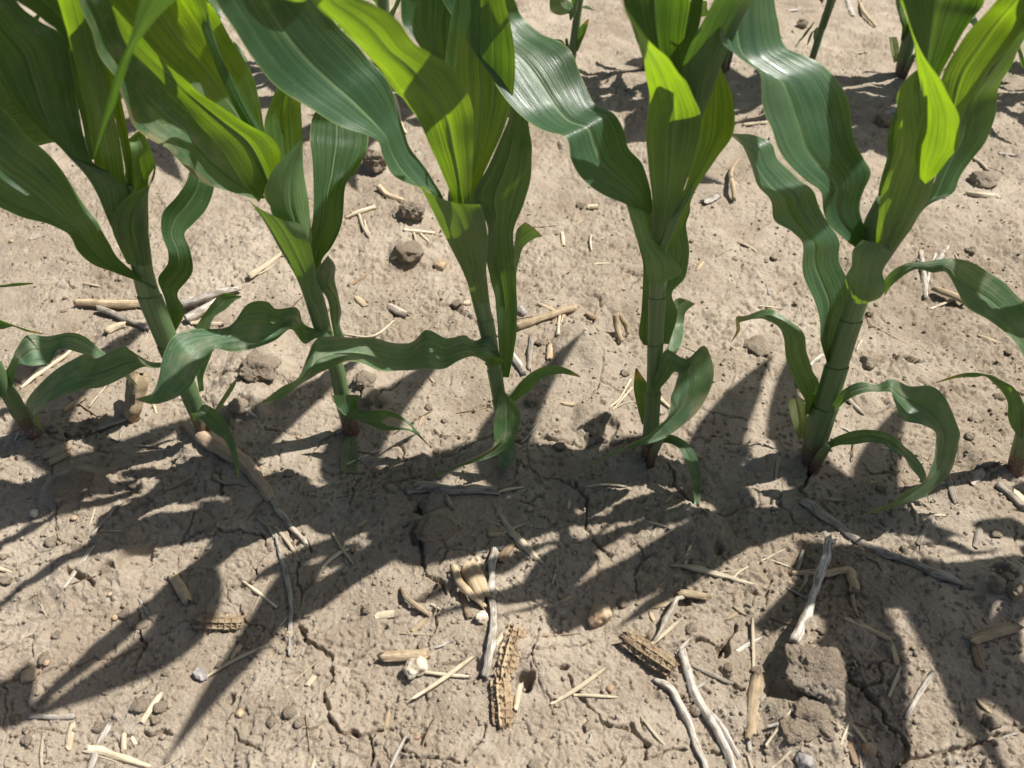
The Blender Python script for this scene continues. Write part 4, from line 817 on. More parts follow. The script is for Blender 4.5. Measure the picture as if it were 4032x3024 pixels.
# lower middle
stick('H', [(1022,285),(1005,450),(1000,600),(1020,740),(1010,860),(985,980),(958,1095)], [52,54,50,52,58,52,40], 'white_wood', 'dry_stalk', 'bleached white stalk lying beside the half-buried cob', 'stalk piece', 0.8)
cob('H', (1165,790), (1085,1085), 165, 'upper half of a broken corn cob, hollow kernel cups showing, beside white stalk', 3, arc=0.5, sink=0.62, rows=5)
cob('H', (1055,1095), (1075,1390), 175, 'lower half of the broken corn cob, sunk in soil next to a hole', 5, arc=0.5, sink=0.60, rows=5)
chip('H', (1095,800), (1025,900), 34, 'straw', 'husk_strip', 'pale husk strip between white stalk and upper cob half', 'husk', 0.04)
chip('H', (1190,1120), (1150,1300), 36, 'straw', 'husk_strip', 'curled straw-coloured husk strip beside the hole and lower cob half', 'husk', 0.12, 0.6)
blob('H', 535, 1045, 74, 'stone_pale', 'stone', 'pale cream angular stone touching a short tan stalk piece', 'stone', 4, 0.26, 0.85, 0.22)
stick('H', [(320,965),(460,960),(598,945)], [66,70,60], 'tan', 'dry_stalk', 'short tan stalk piece lying behind the pale cream stone', 'stalk piece', 0.8)
blob('H', 1668, 725, 80, 'stone_tan', 'stone', 'rounded brown stone just beyond the tip of a leaf shadow', 'stone', 9, 0.18, 0.8, 0.25)
blob('H', 945, 730, 45, 'stone_pale', 'stone', 'small buff stone against the bleached white stalk', 'stone', 12, 0.2, 0.7, 0.25)
blob('H', 225, 680, 30, 'clod', 'soil_clod', 'small round clod near a flat pale chip', 'clod', 13, 0.2, 0.8, 0.2)
chip('H', (285,715), (410,700), 46, 'straw', 'stalk_chip', 'flat pale stalk chip near a small round clod', 'chip', 0.05, 0.3, tilt=0.2)
stick('H', [(438,535),(480,600),(540,650),(618,710)], [26,34,32,20], 'tan', 'rind_strip', 'bowed tan rind strip in lit soil left of the split stalk', 'rind strip', 0.9, raised=[1,5,5,1])
chip('H', (850,395), (975,640), 120, 'tan', 'split_stalk', 'broad split piece of tan stalk rind behind the white stalk', 'stalk piece', 0.05, 0.5, 0.0022, 0.004)
stick('H', [(770,412),(810,500),(870,570),(965,655)], [40,52,46,24], 'tan', 'rind_strip', 'curved tan rind curling over the split stalk piece', 'rind strip', 1.0, raised=[2,6,6,2])
chip('H', (820,560), (870,740), 44, 'brown', 'rind_strip', 'dull brown rind strip under the split stalk', 'rind strip', 0.03)
chip('H', (915,350), (935,450), 30, 'straw', 'husk_strip', 'upright pale sliver at the top of the split stalk', 'husk', 0.02)
chip('H', (632,642), (706,684), 20, 'straw', 'husk_strip', 'small pale sliver lying across a soil crack', 'husk', 0.03)
stick('H', [(1060,85),(1095,140),(1130,190),(1200,260),(1260,325),(1325,385)], [26,32,44,46,36,16], 'straw', 'forked_twig', 'pale forked twig at the edge of the shade', 'twig', 0.8, branches=[([(1130,195),(1170,270),(1240,330)], [20,16,8]), ([(1060,150),(1010,135),(970,130)], [14,10,6])])
stick('H', [(980,205),(1080,200)], [34,36], 'tan', 'stalk_chip', 'stubby tan stalk bit behind the white stalk end', 'chip', 0.6)
chip('H', (1060,380), (1125,260), 60, 'brown', 'husk_strip', 'brown husk scrap right of the white stalk top', 'husk', 0.05, 0.5)
# right of middle
o = stick('H', [(2195,590),(2140,640),(2085,745),(2040,830),(2003,890)], [34,44,34,24,18], 'grey_wood', 'bent_twig', 'crooked grey twig pointing at the ridged cob fragment', 'twig', 0.9, raised=[2,5,4,3,1])
chip('I', (60,580), (245,612), 52, 'tan', 'husk_strip', 'tan folded husk strip at the top of the crooked twig', 'husk', 0.05, 0.6, 0.0012, 0.004)
cob('H', (1850,880), (2120,1060), 150, 'short ridged cob fragment lying clear on the soil', 8, arc=0.62, sink=0.30, rows=6, open_=0.8)
stick('I', [(80,930),(120,1060),(190,1240),(270,1370),(340,1500),(400,1659),(440,1760)], [50,60,56,54,48,44,40], 'white_wood', 'dry_stalk', 'long bleached stalk with a forked end, longer of two side by side', 'stalk piece', 0.8, branches=[([(215,1270),(330,1400),(450,1590)], [34,40,22])])
stick('I', [(-85,1110),(0,1160),(70,1270),(130,1400),(170,1530),(230,1659),(260,1740)], [30,46,48,44,44,42,40], 'white_wood', 'dry_stalk', 'slimmer bleached stalk alongside the forked one', 'stalk piece', 0.8)
chip('I', (130,1010), (400,1140), 30, 'grey_wood', 'husk_strip', 'thin grey strip crossing behind the forked bleached stalk', 'husk', 0.02)
stick('I', [(1005,235),(985,320),(955,420),(920,530),(885,630),(830,760),(775,880)], [50,54,56,48,46,56,60], 'white_wood', 'dry_stalk', 'mottled grey-white stalk propped against the big clod', 'stalk piece', 1.0, raised=[20,17,15,13,11,10,9])
blob('I', 880, 1060, 185, 'clod', 'soil_clod', 'big angular soil clod at the end of the mottled stalk', 'clod', 21, 0.22, 0.75, 0.32, ry=190, fine=0.11, sub=5)
blob('I', 860, 1330, 140, 'clod', 'soil_clod', 'crumbly clod just below the big angular one', 'clod', 24, 0.30, 0.5, 0.35, sub=5, fine=0.07)
blob('I', 790, 1420, 95, 'clod', 'soil_clod', 'low rough clod casting a sharp shadow under the crumbly one', 'clod', 26, 0.32, 0.5, 0.3, sub=4, fine=0.08)
blob('I', 960, 1420, 70, 'clod', 'soil_clod', 'small rough clod right beside the crumbly one', 'clod', 28, 0.30, 0.6, 0.3, sub=4, fine=0.08)
stick('I', [(840,-5),(930,60),(1060,150),(1180,240),(1270,290),(1400,340),(1550,400),(1700,460),(1840,512)], [44,50,52,56,50,46,48,46,26], 'grey_wood', 'dry_stalk', 'long grey stalk running from sun into shade near the sickle leaf', 'stalk piece', 0.75)
stick('I', [(5,398),(130,405),(230,430),(330,460),(430,490),(620,540)], [10,36,38,34,26,8], 'straw', 'dry_twig', 'pale stem with a wiry root branching from it', 'twig', 0.8, branches=[([(400,488),(440,440),(520,398),(620,350),(725,296)], [14,12,11,9,5]), ([(320,440),(420,430),(500,400)], [9,8,6])])
stick('I', [(770,445),(870,440),(980,445),(1070,430),(1130,430),(1150,490),(1165,560)], [24,40,44,46,56,62,58], 'tan', 'dead_root', 'old root crown with a hollow broken end beneath the mottled stalk', 'root', 0.8, branches=[([(1140,580),(1155,660),(1190,725)], [34,34,12]), ([(860,440),(850,500),(800,580)], [30,20,8])])
stick('I', [(800,430),(820,370),(840,300)], [20,26,20], 'grey_wood', 'husk_strip', 'short grey sliver standing by the old root crown', 'husk', 1.0)
stick('I', [(740,540),(830,590),(940,680)], [14,20,8], 'grey_wood', 'fine_twig', 'thin grey twig under the mottled stalk', 'twig', 0.7)
chip('I', (1640,1072), (1470,1345), 30, 'white_wood', 'husk_strip', 'narrow bleached sliver lying in sun right of the big clod', 'husk', 0.02)
chip('I', (1640,85), (1545,290), 36, 'grey_wood', 'husk_strip', 'grey split sliver in shade below the sickle leaf tip', 'husk', 0.03, 0.6)
chip('I', (1640,85), (1730,90), 22, 'straw', 'husk_strip', 'small bleached sliver at the head of the grey split one', 'husk', 0.02)
chip('I', (1945,135), (1905,300), 40, 'grey_wood', 'husk_strip', 'flat grey husk with a clipped end', 'husk', 0.03)
chip('I', (1860,885), (2160,805), 62, 'tan', 'husk_strip', 'torn tan husk at the edge of the large shadow', 'husk', 0.07, 0.5, 0.0014, 0.005)
chip('I', (1900,905), (1945,1050), 60, 'brown', 'husk_strip', 'brown husk flap hanging under the torn tan one', 'husk', 0.05, 0.4)
chip('I', (1110,735), (1390,870), 40, 'tan', 'husk_strip', 'long dull husk strip lying in full shade', 'husk', 0.03, 0.5)
chip('I', (1385,880), (1425,1030), 36, 'tan', 'husk_strip', 'husk strip meeting the long dull one at an angle', 'husk', 0.02)
chip('I', (545,1085), (505,1480), 84, 'tan', 'split_stalk', 'weathered tan half stalk with a white tip, lying alone', 'stalk piece', 0.03, 0.5, 0.003, 0.003, taper=0.3)
chip('I', (522,730), (530,1060), 20, 'straw', 'husk_strip', 'very thin upright straw leading to the weathered half stalk', 'husk', 0.01)
blob('I', 1245, 1550, 44, 'stone_tan', 'stone', 'small orange-tan pebble near the long soil crack', 'stone', 31, 0.12, 0.9, 0.3)
chip('I', (1115,1500), (1170,1640), 44, 'brown', 'husk_strip', 'dark brown husk scrap beside the orange-tan pebble', 'husk', 0.04)
blob('I', 2045, 535, 55, 'clod', 'soil_clod', 'rounded clod in the shaded crack, left of a pair', 'clod', 33, 0.2, 0.9, 0.25)
blob('I', 2140, 570, 62, 'clod', 'soil_clod', 'larger rounded clod in the shaded crack, right of a pair', 'clod', 35, 0.2, 0.9, 0.25)
blob('I', 2110, 490, 40, 'clod', 'soil_clod', 'little clod sitting above the shaded pair', 'clod', 37, 0.2, 0.9, 0.25)
blob('I', 850, 1635, 60, 'stone_grey', 'stone', 'grey pebble half buried near the weathered half stalk', 'stone', 39, 0.25, 0.8, 0.3)
chip('F', (2140,1480), (2230,1560), 60, 'straw', 'husk_strip', 'pale husk piece in sun near the purple stalk base', 'husk', 0.04)
chip('F', (1950,1350), (1880,1430), 60, 'grey_wood', 'husk_strip', 'grey flat husk below the purple-based plant', 'husk', 0.04)
stick('F', [(2040,1430),(2130,1500),(2212,1590)], [40,44,36], 'grey_wood', 'dry_stalk', 'grey stalk sloping out of frame below the purple-based plant', 'stalk piece', 0.7)
chip('F', (1735,1395), (1790,1560), 40, 'grey_wood', 'husk_strip', 'dull husk strip pointing at the sickle leaf', 'husk', 0.03)
# lower left
stick('G', [(1712,188),(1740,320),(1785,470),(1805,600),(1812,700),(1808,850),(1800,962)], [18,28,30,30,28,28,20], 'white_wood', 'dry_twig', 'long thin bleached stem crossing out of shade into sun', 'twig', 0.9)
stick('G', [(1590,88),(1650,140),(1710,225)], [18,24,18], 'grey_wood', 'fine_twig', 'grey twig meeting the top of the long bleached stem', 'twig', 0.8)
stick('G', [(1500,492),(1610,570),(1720,664)], [16,26,14], 'straw', 'dry_twig', 'short pale stem left of the long bleached one', 'twig', 0.9)
stick('G', [(1675,490),(1610,600),(1545,752)], [8,12,10], 'straw', 'fine_twig', 'hair-thin straw crossing the short pale stem', 'twig', 0.9)
chip('G', (1075,470), (1185,640), 66, 'tan', 'stalk_chip', 'flat wedge-shaped stalk chip in shade', 'chip', 0.03, 0.5, 0.002, 0.003)
cob('G', (1250,760), (1500,765), 130, 'half cob with a row of empty kernel cups along its edge', 15, arc=0.55, sink=0.5, rows=5)
blob('G', 1245, 1085, 58, 'stone_grey', 'stone', 'elongated purplish grey stone in lit soil', 'stone', 41, 0.3, 0.6, 0.3, ry=36, rz=-0.7)
chip('G', (1005,1190), (890,1370), 44, 'straw', 'husk_strip', 'split straw-coloured strip between two long leaf shadows', 'husk', 0.03, 0.6)
stick('G', [(180,1338),(320,1340),(465,1338)], [30,32,30], 'white_wood', 'dry_twig', 'pale stem piece lying at a leaf shadow tip', 'twig', 0.8)
chip('G', (685,1380), (600,1540), 50, 'white_wood', 'husk_strip', 'bleached flat strip crossing the straw bundle', 'husk', 0.02, 0.3)
chip('G', (600,1560), (555,1680), 50, 'white_wood', 'husk_strip', 'bleached strip end sticking out below the straw bundle', 'husk', 0.02, 0.3)
stick('G', [(540,1545),(640,1560),(760,1600),(930,1650)], [46,44,40,20], 'straw', 'straw_bundle', 'frayed bundle of straw fibres near the frame bottom', 'straw', 0.7, jag=0.3, branches=[([(545,1530),(700,1570),(850,1640)], [12,10,8]), ([(560,1570),(700,1610),(800,1659)], [12,10,6])])
chip('G', (455,1380), (425,1545), 46, 'straw', 'stalk_chip', 'upright pale chip left of the straw bundle', 'chip', 0.03)
chip('G', (775,1440), (772,1560), 34, 'straw', 'stalk_chip', 'slim pale chip behind the straw bundle', 'chip', 0.03)
chip('G', (820,1470), (850,1520), 24, 'straw', 'stalk_chip', 'tiny pale chip right of the slim one', 'chip', 0.03)
blob('G', 190, 1090, 52, 'stone_tan', 'stone', 'tan stone in sun near the left leaf shadow', 'stone', 43, 0.2, 0.7, 0.3)
blob('G', 1805, 1310, 40, 'clod', 'soil_clod', 'smooth oval clod right of the slender leaf shadow', 'clod', 45, 0.12, 0.8, 0.3, ry=48)
stick('G', [(745,5),(660,110),(572,212)], [24,26,22], 'grey_wood', 'dry_twig', 'grey stem piece slanting in deep shade', 'twig', 0.7)
stick('G', [(620,182),(720,184),(840,180)], [8,9,6], 'straw', 'fine_twig', 'fine straw beside the slanting grey stem', 'twig', 0.8)
chip('G', (1910,1150), (1965,1080), 40, 'straw', 'stalk_chip', 'pale chip below the cracked soil corner', 'chip', 0.03)
blob('G', 1370, 1030, 26, 'clod', 'soil_clod', 'tiny dark clod right of the purplish stone', 'clod', 47, 0.25, 0.9, 0.2)
# around the near row
stick('D', [(1190,1075),(1260,1130),(1340,1190),(1450,1250),(1560,1340),(1630,1430),(1690,1530)], [80,96,104,100,90,74,60], 'root', 'old_root', 'thick soil-crusted old root at the foot of a corn plant', 'root', 0.45, jag=0.14)
stick('D', [(1700,1540),(1740,1600),(1800,1680),(1880,1770),(1910,1810)], [40,40,38,34,26], 'grey_wood', 'dry_twig', 'grey stem continuing from the soil-crusted root', 'twig', 0.7)
stick('D', [(820,1015),(825,960),(838,880),(850,800),(858,730)], [84,96,110,116,104], 'tan', 'stalk_stub', 'broken old stalk stub leaning up with a leaf tip resting on it', 'stalk stub', 0.4, jag=0.16, raised=[0,8,16,24,30])
stick('D', [(470,300),(600,305),(750,312),(905,312)], [44,50,48,46], 'tan', 'dry_stalk', 'tan old stalk lying behind the left corn stalk, uppermost of the pile', 'stalk piece', 0.8, raised=[3,4,4,3])
stick('D', [(600,335),(700,375),(800,415),(930,465)], [44,42,40,36], 'grey_wood', 'dry_stalk', 'grey old stalk slanting under the tan one in the pile', 'stalk piece', 0.8, raised=[4,2,1,1])
stick('D', [(665,480),(730,450),(775,440)], [50,54,40], 'straw', 'stalk_chip', 'chunky pale stalk bit below the slanting grey stalk', 'chip', 0.7)
stick('D', [(1110,320),(1220,290),(1340,245),(1490,215)], [50,54,46,30], 'white_wood', 'dry_stalk', 'whitish old stalk right of the left corn plant, upper of two', 'stalk piece', 0.8, raised=[2,4,5,3])
stick('D', [(1150,405),(1240,360),(1340,300)], [54,56,46], 'white_wood', 'dry_stalk', 'thick whitish stalk piece right of the left corn plant, lower of two', 'stalk piece', 0.8)
chip('D', (1180,435), (1400,440), 40, 'straw', 'husk_strip', 'pale husk strip under the thick whitish stalk', 'husk', 0.03)
chip('D', (1190,280), (1230,345), 30, 'straw', 'husk_strip', 'short pale sliver between the two whitish stalks', 'husk', 0.02)
stick('D', [(1550,140),(1650,70),(1750,0),(1790,-40)], [40,30,20,10], 'straw', 'straw_bundle', 'loose straw fan behind the stalk pile', 'straw', 0.8, jag=0.25, branches=[([(1560,145),(1640,110),(1720,60)], [10,9,6])])
stick('D', [(445,598),(380,650),(280,720),(200,775),(130,832)], [16,24,26,22,18], 'straw', 'dry_twig', 'long pale stem in sun behind the left drooping leaves', 'twig', 0.8)
chip('D', (400,975), (530,890), 44, 'tan', 'stalk_chip', 'tan stalk chip in a sun patch under the drooping leaf', 'chip', 0.03)
chip('D', (570,1108), (790,1030), 34, 'grey_wood', 'husk_strip', 'grey split strip in shade behind the chips', 'husk', 0.02, 0.7)
blob('D', 360, 1240, 90, 'tan', 'stalk_chip', 'pale chunk of stalk pith lying in a sun patch', 'chip', 51, 0.2, 0.45, 0.3, ry=50, rz=0.6)
stick('D', [(310,1300),(380,1265),(440,1240)], [40,46,36], 'tan', 'stalk_chip', 'tan rind piece against the pale pith chunk', 'chip', 0.7)
blob('D', 470, 1480, 120, 'clod', 'soil_clod', 'broad lit clod in a sun patch amid the shade', 'clod', 53, 0.3, 0.5, 0.42, sub=5, fine=0.06)
stick('D', [(690,1150),(740,1165),(750,1090)], [14,14,12], 'grey_wood', 'bent_twig', 'small crooked twig in the shade before the left plants', 'twig', 0.8)
blob('D', 215, 1620, 30, 'stone_pale', 'stone', 'small whitish stone in the shade', 'stone', 55, 0.2, 0.7, 0.3)
stick('D', [(1455,915),(1500,950),(1550,985),(1610,1020)], [22,26,24,14], 'white_wood', 'dry_twig', 'short whitish stem beside the lumpy soil', 'twig', 0.8)
blob('D', 1490, 960, 66, 'clod', 'soil_clod', 'lumpy clod behind the short whitish stem', 'clod', 57, 0.3, 0.7, 0.3, fine=0.07)
blob('D', 1620, 720, 120, 'clod', 'soil_clod', 'large crumbly clod behind the flecked drooping leaf', 'clod', 59, 0.32, 0.55, 0.4, sub=5, fine=0.08)
blob('E', 245, 905, 62, 'clod', 'soil_clod', 'smooth clod right of the dead-patched leaf', 'clod', 61, 0.22, 0.8, 0.3, fine=0.03)
blob('E', 210, 790, 80, 'clod', 'soil_clod', 'rough clod behind the smooth one', 'clod', 63, 0.32, 0.7, 0.35, sub=5, fine=0.08)
stick('E', [(470,1470),(560,1450),(660,1450),(760,1470),(880,1465),(1035,1475)], [56,74,68,64,68,60], 'grey_wood', 'dry_stalk', 'thick dull log of old stalk lying level in full shade', 'stalk piece', 0.7, jag=0.12, branches=[([(700,1490),(735,1530),(765,1592)], [36,36,24])])
blob('E', 640, 1570, 110, 'clod', 'soil_clod', 'shaded clod under the dull log', 'clod', 65, 0.3, 0.5, 0.4, sub=5, fine=0.06)
blob('H', 660, 165, 110, 'clod', 'soil_clod', 'ring-shaped lit clod at the shade edge', 'clod', 67, 0.35, 0.5, 0.4, sub=5, fine=0.07)
stick('E', [(1160,455),(1250,425),(1350,392),(1440,362),(1530,330)], [50,52,50,48,44], 'tan', 'dry_stalk', 'tan old stalk lying behind the middle corn stalk', 'stalk piece', 0.75, jag=0.12)
stick('E', [(1590,370),(1640,395),(1660,370)], [22,26,14], 'brown', 'bent_twig', 'dark hooked root behind the tan stalk end', 'twig', 0.9)
stick('E', [(1440,330),(1425,420),(1420,500)], [10,16,18], 'straw', 'straw_bundle', 'upright tuft of straw in front of the tan stalk', 'straw', 0.9, jag=0.3, branches=[([(1460,340),(1440,420),(1425,500)], [8,9,8]), ([(1480,330),(1450,400)], [7,7])])
stick('E', [(1125,625),(1170,680),(1210,745)], [40,44,40], 'white_wood', 'dry_stalk', 'short whitish stalk tucked behind the middle corn stalk', 'stalk piece', 0.8)
chip('E', (1252,510), (1238,725), 34, 'grey_wood', 'husk_strip', 'grey upright husk strip in the middle plant shade', 'husk', 0.02, 0.6)
chip('E', (1370,560), (1365,660), 44, 'tan', 'stalk_chip', 'flat tan chip right of the grey upright strip', 'chip', 0.03)
stick('E', [(1780,372),(1785,450),(1812,545)], [40,42,32], 'tan', 'stalk_stub', 'forked old stub standing out of the soil, left prong', 'stalk stub', 0.9, raised=[18,9,2])
stick('E', [(1800,378),(1835,430),(1852,495)], [28,34,24], 'tan', 'stalk_stub', 'forked old stub standing out of the soil, right prong', 'stalk stub', 0.9, raised=[18,10,2])
chip('E', (372,335), (482,392), 54, 'grey_wood', 'stalk_chip', 'ribbed grey chip standing on edge in sun', 'chip', 0.03, 0.6, 0.002, 0.003)
stick('E', [(90,500),(220,515),(300,495),(395,415)], [10,14,14,10], 'straw', 'fine_twig', 'thin pale twig behind the horizontal leaf', 'twig', 0.8)
chip('E', (160,270), (225,330), 40, 'tan', 'stalk_chip', 'tan chip in sun behind the second plant', 'chip', 0.03)
blob('E', 690, 80, 44, 'stone_tan', 'stone', 'smooth brown pebble in lit soil behind the row', 'stone', 71, 0.12, 0.7, 0.25)
blob('E', 1190, 372, 38, 'stone_grey', 'stone', 'dark grey pebble touching the tan stalk', 'stone', 73, 0.15, 0.9, 0.2)
blob('E', 790, 320, 34, 'clod', 'soil_clod', 'round tan clod beside a square pale chip', 'clod', 75, 0.12, 0.8, 0.2)
chip('E', (830,305), (878,305), 44, 'straw', 'stalk_chip', 'square pale chip beside a round clod', 'chip', 0.02)
stick('E', [(110,195),(160,170),(230,120),(280,30)], [16,20,14,8], 'brown', 'fine_twig', 'dark curved twig in sun behind the second plant', 'twig', 0.8)
stick('E', [(1870,780),(1800,900),(1740,950)], [12,14,10], 'straw', 'straw_bundle', 'shaded straw wisps by the upright plant', 'straw', 0.9, jag=0.3, branches=[([(1880,830),(1820,900),(1760,970)], [9,9,7]), ([(1890,915),(1830,930),(1770,960)], [8,8,6])])
stick('F', [(880,700),(920,660),(960,630)], [26,30,22], 'white_wood', 'stalk_chip', 'whitish chip behind the leaning thick stalk', 'chip', 0.8)
stick('F', [(1125,905),(1170,955),(1215,1000)], [22,24,18], 'grey_wood', 'fine_twig', 'grey twig in shade under the sickle leaf', 'twig', 0.8)
stick('F', [(1570,0),(1590,120),(1600,280)], [24,30,26], 'white_wood', 'husk_strip', 'long white forked sliver behind the right-hand leaf', 'husk', 0.7, branches=[([(1660,0),(1620,120),(1605,250)], [16,18,14])])
chip('F', (1650,240), (1840,330), 60, 'tan', 'husk_strip', 'arched tan husk casting a dark shadow', 'husk', 0.18, 0.6, 0.0012, 0.006)
blob('F', 550, 590, 90, 'clod', 'soil_clod', 'smooth shaded clod in the slender pointed shadow', 'clod', 81, 0.25, 0.5, 0.4)
blob('F', 1240, 680, 60, 'clod', 'soil_clod', 'clod in shade right of the leaning stalk', 'clod', 83, 0.25, 0.7, 0.35)
stick('F', [(1205,540),(1180,575),(1170,600)], [14,16,10], 'straw', 'fine_twig', 'tiny pale twig right of the leaning stalk', 'twig', 0.8)
# lit soil behind the row
stick('B', [(395,600),(420,680),(440,780),(470,830)], [26,32,26,16], 'straw', 'husk_strip', 'pale husk strip seen between two corn plants', 'husk', 0.8)
stick('B', [(300,1160),(360,1215),(450,1245)], [34,36,30], 'tan', 'dry_stalk', 'stubby tan stalk piece beside a dark clod behind the row', 'stalk piece', 0.8)
blob('B', 285, 1020, 80, 'clod', 'soil_clod', 'dark crumbly clod behind the row near the stubby stalk piece', 'clod', 85, 0.34, 0.8, 0.3, sub=5, fine=0.1)
stick('B', [(95,1355),(180,1320),(280,1285)], [18,30,30], 'straw', 'dry_twig', 'pale stem lying behind the row above a forked straw', 'twig', 0.8)
stick('B', [(180,1330),(200,1400),(250,1485)], [16,18,14], 'straw', 'fine_twig', 'forked straw below the pale stem', 'twig', 0.8, branches=[([(215,1370),(225,1420),(262,1480)], [10,10,7])])
blob('B', 520, 1345, 75, 'clod', 'soil_clod', 'dark rough clod in sunny soil behind the middle plant', 'clod', 87, 0.34, 0.7, 0.3, sub=5, fine=0.1)
stick('B', [(455,1430),(540,1440),(650,1450)], [16,22,14], 'straw', 'dry_twig', 'straw with a frayed end below the dark rough clod', 'twig', 0.8, branches=[([(560,1450),(600,1490),(655,1530)], [14,14,8]), ([(520,1450),(540,1510),(570,1560)], [14,12,8])])
stick('B', [(385,1610),(450,1580),(520,1560)], [16,20,14], 'straw', 'dry_twig', 'pale stem lying against a brown lump', 'twig', 0.9)
blob('B', 500, 1600, 90, 'clod', 'soil_clod', 'brown lump under a pale stem', 'clod', 89, 0.25, 0.55, 0.35, sub=4, fine=0.06)
chip('B', (1605,1295), (1672,1292), 40, 'straw', 'stalk_chip', 'ribbed pale chip in the sunny gap beside the upright plant', 'chip', 0.03, 0.7, 0.0015, 0.002)
chip('B', (1440,1440), (1455,1530), 24, 'straw', 'stalk_chip', 'thin upright pale chip in the sunny gap', 'chip', 0.02)
chip('B', (1640,1645), (1745,1640), 18, 'straw', 'husk_strip', 'slim bleached sliver in the sunny gap', 'husk', 0.02)
chip('C', (215,1270), (315,1220), 62, 'white_wood', 'stalk_chip', 'bright white flat chip right of the upright plant', 'chip', 0.02, 0.3, 0.0015, 0.003)
stick('C', [(440,985),(390,1070),(400,1160),(405,1240)], [16,24,30,26], 'tan', 'rind_strip', 'tan rind strip standing curved behind the upright plant', 'rind strip', 0.9, raised=[2,8,8,2])
stick('C', [(465,775),(540,768),(610,762)], [16,20,18], 'straw', 'dry_twig', 'pale stem between two left-reaching leaves', 'twig', 0.8)
chip('C', (1310,720), (1410,690), 34, 'white_wood', 'husk_strip', 'bleached sliver by the shaded round lump', 'husk', 0.06, 0.5)
blob('C', 1330, 770, 62, 'clod', 'soil_clod', 'shaded round lump under a bleached sliver', 'clod', 91, 0.15, 0.8, 0.3)
stick('C', [(1850,1200),(1950,1215),(2050,1220)], [24,32,28], 'straw', 'dry_twig', 'pale stem at the right beyond the leaning plant', 'twig', 0.8)
blob('C', 1960, 1130, 90, 'clod', 'soil_clod', 'low brown clod beyond the pale stem', 'clod', 93, 0.3, 0.6, 0.4, sub=4, fine=0.07)
stick('C', [(1880,970),(1940,1010),(1990,1060)], [20,26,16], 'straw', 'fine_twig', 'bent straw beyond the low brown clod', 'twig', 0.8)
chip('C', (2050,955), (2165,970), 26, 'white_wood', 'husk_strip', 'white sliver beyond the bent straw', 'husk', 0.02)
stick('C', [(1185,0),(1220,80),(1290,165)], [16,22,14], 'tan', 'bent_twig', 'bent tan twig beside the back-row stalk', 'twig', 0.9, raised=[1,4,1])
chip('C', (750,70), (815,60), 22, 'white_wood', 'husk_strip', 'white sliver on the soil between two corn plants far back', 'husk', 0.02)
chip('C', (1110,0), (1145,100), 34, 'white_wood', 'husk_strip', 'white flat husk beside the bent tan twig', 'husk', 0.02)
blob('C', 830, 165, 36, 'clod', 'soil_clod', 'dark small clod far back between two plants', 'clod', 95, 0.2, 0.9, 0.2)
chip('C', (1570,1560), (1580,1659), 30, 'straw', 'husk_strip', 'pale husk splinter under the leaning leaves', 'husk', 0.02)
chip('C', (1740,1520), (1660,1650), 36, 'white_wood', 'husk_strip', 'bright splinter slanting under the leaning leaves', 'husk', 0.02)

# ------------------------------------------------------------------ loose small scraps, each its own object, sharing a few meshes
KINDS = [('straw_splinter', 'short straw-coloured splinter lying loose on the soil', 'straw', 'straw', [shell_mesh('straw_splinter', 0.016+0.004*i, 0.0010+0.0004*i, 0.05*i, 0.4, 0.0005, 100+i, 5, 2, taper=0.4) for i in range(5)], 100),
         ('root_fibre', 'thread-thin brown root fibre lying loose on the soil', 'fibre', 'brown', [shell_mesh('root_fibre', 0.020+0.006*i, 0.0008, 0.10-0.05*i, 0.3, 0.0006, 200+i, 6, 2) for i in range(4)], 70),
         ('husk_flake', 'small broad husk flake lying loose on the soil', 'flake', 'tan', [shell_mesh('husk_flake', 0.010+0.002*i, 0.0032+0.0006*i, 0.08, 0.35, 0.0005, 300+i, 5, 3, taper=0.75) for i in range(4)], 60),
         ('bleached_splinter', 'small bleached white splinter lying loose on the soil', 'splinter', 'white_wood', [shell_mesh('bleached_splinter', 0.012+0.004*i, 0.0018+0.0003*i, 0.02, 0.4, 0.0006, 400+i, 4, 2) for i in range(3)], 40)]
def visible_spot():
    while True:
        x, y = random.uniform(-120, 2330), random.uniform(-20, 1740)
        if y < 500 and random.random() < 0.55: continue
        return ground('W', x, y)
rs = random.Random(11); random.seed(11)
for name, label, cat, mat, meshes, n in KINDS:
    for i in range(n):
        g = visible_spot(); o = link(name, meshes[i % len(meshes)], M[mat], None, (g.x, g.y, g.z+rs.uniform(0.0, 0.0012)))
        a = 0.006; gx = (smooth_h(g.x+a, g.y)-smooth_h(g.x-a, g.y))/(2*a); gy = (smooth_h(g.x, g.y+a)-smooth_h(g.x, g.y-a))/(2*a)
        q = Vector((-gx*0.7, -gy*0.7, 1)).to_track_quat('Z', 'X'); e = q.to_matrix().to_4x4()
        from mathutils import Matrix
        rot = e @ Matrix.Rotation(rs.uniform(0, 6.28), 4, 'Z'); o.rotation_euler = rot.to_euler()
        k = rs.uniform(0.6, 1.5); o.scale = (k*rs.uniform(0.7, 1.4), k, k)
        tag(o, label, cat, name.replace('_', ' ')+'s scattered on the soil')
pm = [blob_mesh('pebble', 500+i, 0.14, 2, 0.8, 0.0) for i in range(4)]
for i in range(36):
    g = visible_spot(); r = rs.uniform(0.0016, 0.0036); o = link('pebble', pm[i % 4], M['stone_tan'], None, (g.x, g.y, g.z+r*0.4))
    o.scale = (r, r*rs.uniform(0.7, 1.0), r*0.8); o.rotation_euler = (0, 0, rs.uniform(0, 6)); tag(o, 'tiny rounded tan pebble on the soil', 'pebble', 'tiny pebbles scattered on the soil')
cmn = [blob_mesh('soil_crumb', 600+i, 0.30, 3, 0.8, 0.16) for i in range(6)]
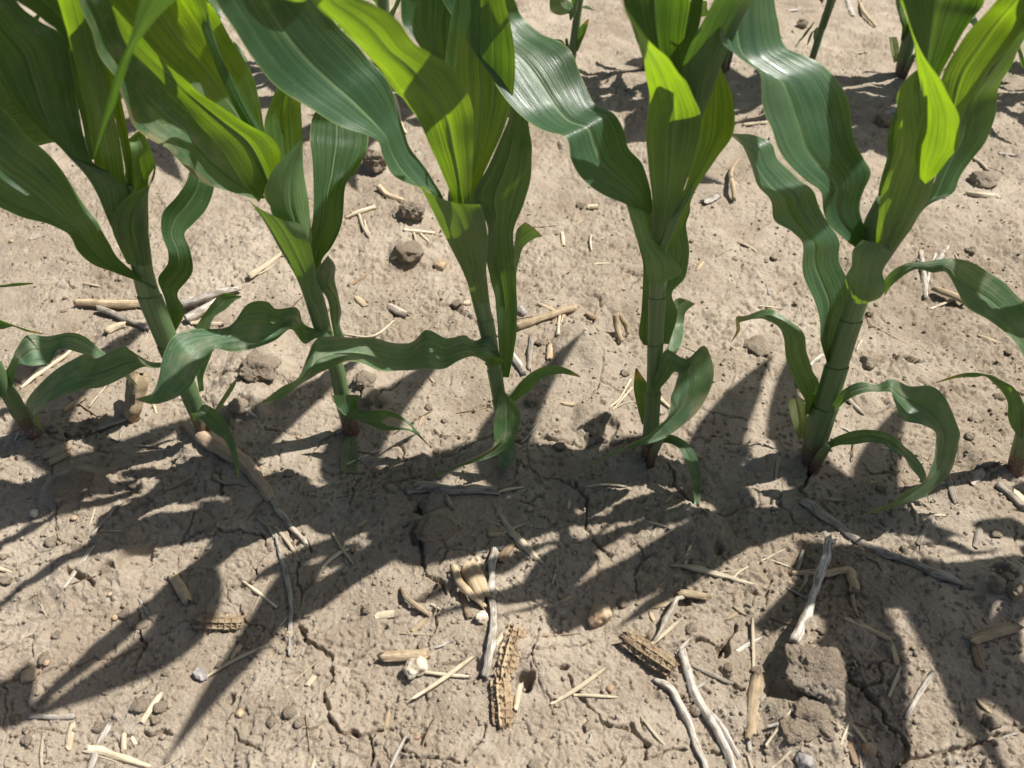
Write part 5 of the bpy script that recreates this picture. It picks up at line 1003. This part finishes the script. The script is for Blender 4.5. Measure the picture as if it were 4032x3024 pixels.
for i in range(130):
    g = visible_spot(); r = rs.uniform(0.0028, 0.0068)*(0.75 if rs.random() < 0.85 else 1.2); o = link('soil_crumb', cmn[i % 6], M['clod'], None, (g.x, g.y, g.z+r*0.25))
    o.scale = (r, r*rs.uniform(0.7, 1.0), r*rs.uniform(0.6, 0.9)); o.rotation_euler = (rs.uniform(-.4, .4), rs.uniform(-.4, .4), rs.uniform(0, 6)); tag(o, 'pea-sized loose soil crumb on the crust', 'soil crumb', 'loose soil crumbs on the crust')
# finest grit: uncountable
def build_grit(n=15000):
    import bmesh
    bm = bmesh.new(); bmesh.ops.create_icosphere(bm, subdivisions=1, radius=1.0); bv = np.array([v.co[:] for v in bm.verts]); bf = np.array([[v.index for v in f.verts] for f in bm.faces]); bm.free()
    x, y = rng.uniform(-200, 2412, n), rng.uniform(-40, 1800, n)
    fx, fy = x*1.8228, y*1.8228; u = (fx-2016)/FPX; v = (fy-1512)/FPX; dz = -(ST+v*CT); t = -H/dz
    X = u*t; Y = (CT-v*ST)*t; keep = perlin(X/0.06, Y/0.06, 120) > rng.uniform(-0.7, 0.5, n); X, Y = X[keep], Y[keep]; n = len(X)
    Z = height(X, Y); r = 0.0006+0.0016*rng.random(n)**2.4
    J = 1+rng.uniform(-0.3, 0.3, (n, len(bv), 3)); P = bv[None]*J*r[:, None, None]*np.array([1, 1, 0.8]); P[:, :, 0] += X[:, None]; P[:, :, 1] += Y[:, None]; P[:, :, 2] += (Z+r*0.35)[:, None]
    F = (bf[None]+np.arange(n)[:, None, None]*len(bv)).reshape(-1, 3).astype(np.int32); V = P.reshape(-1, 3).astype(np.float32)
    me = bpy.data.meshes.new('soil_grit'); me.vertices.add(len(V)); me.vertices.foreach_set('co', V.ravel()); me.loops.add(F.size); me.loops.foreach_set('vertex_index', F.ravel())
    me.polygons.add(len(F)); me.polygons.foreach_set('loop_start', np.arange(0, F.size, 3, dtype=np.int32)); me.update(calc_edges=True)
    tag(link('soil_grit', me, M['soil']), 'fine loose grit strewn over the dry soil crust', 'grit', None, 'stuff')
build_grit()
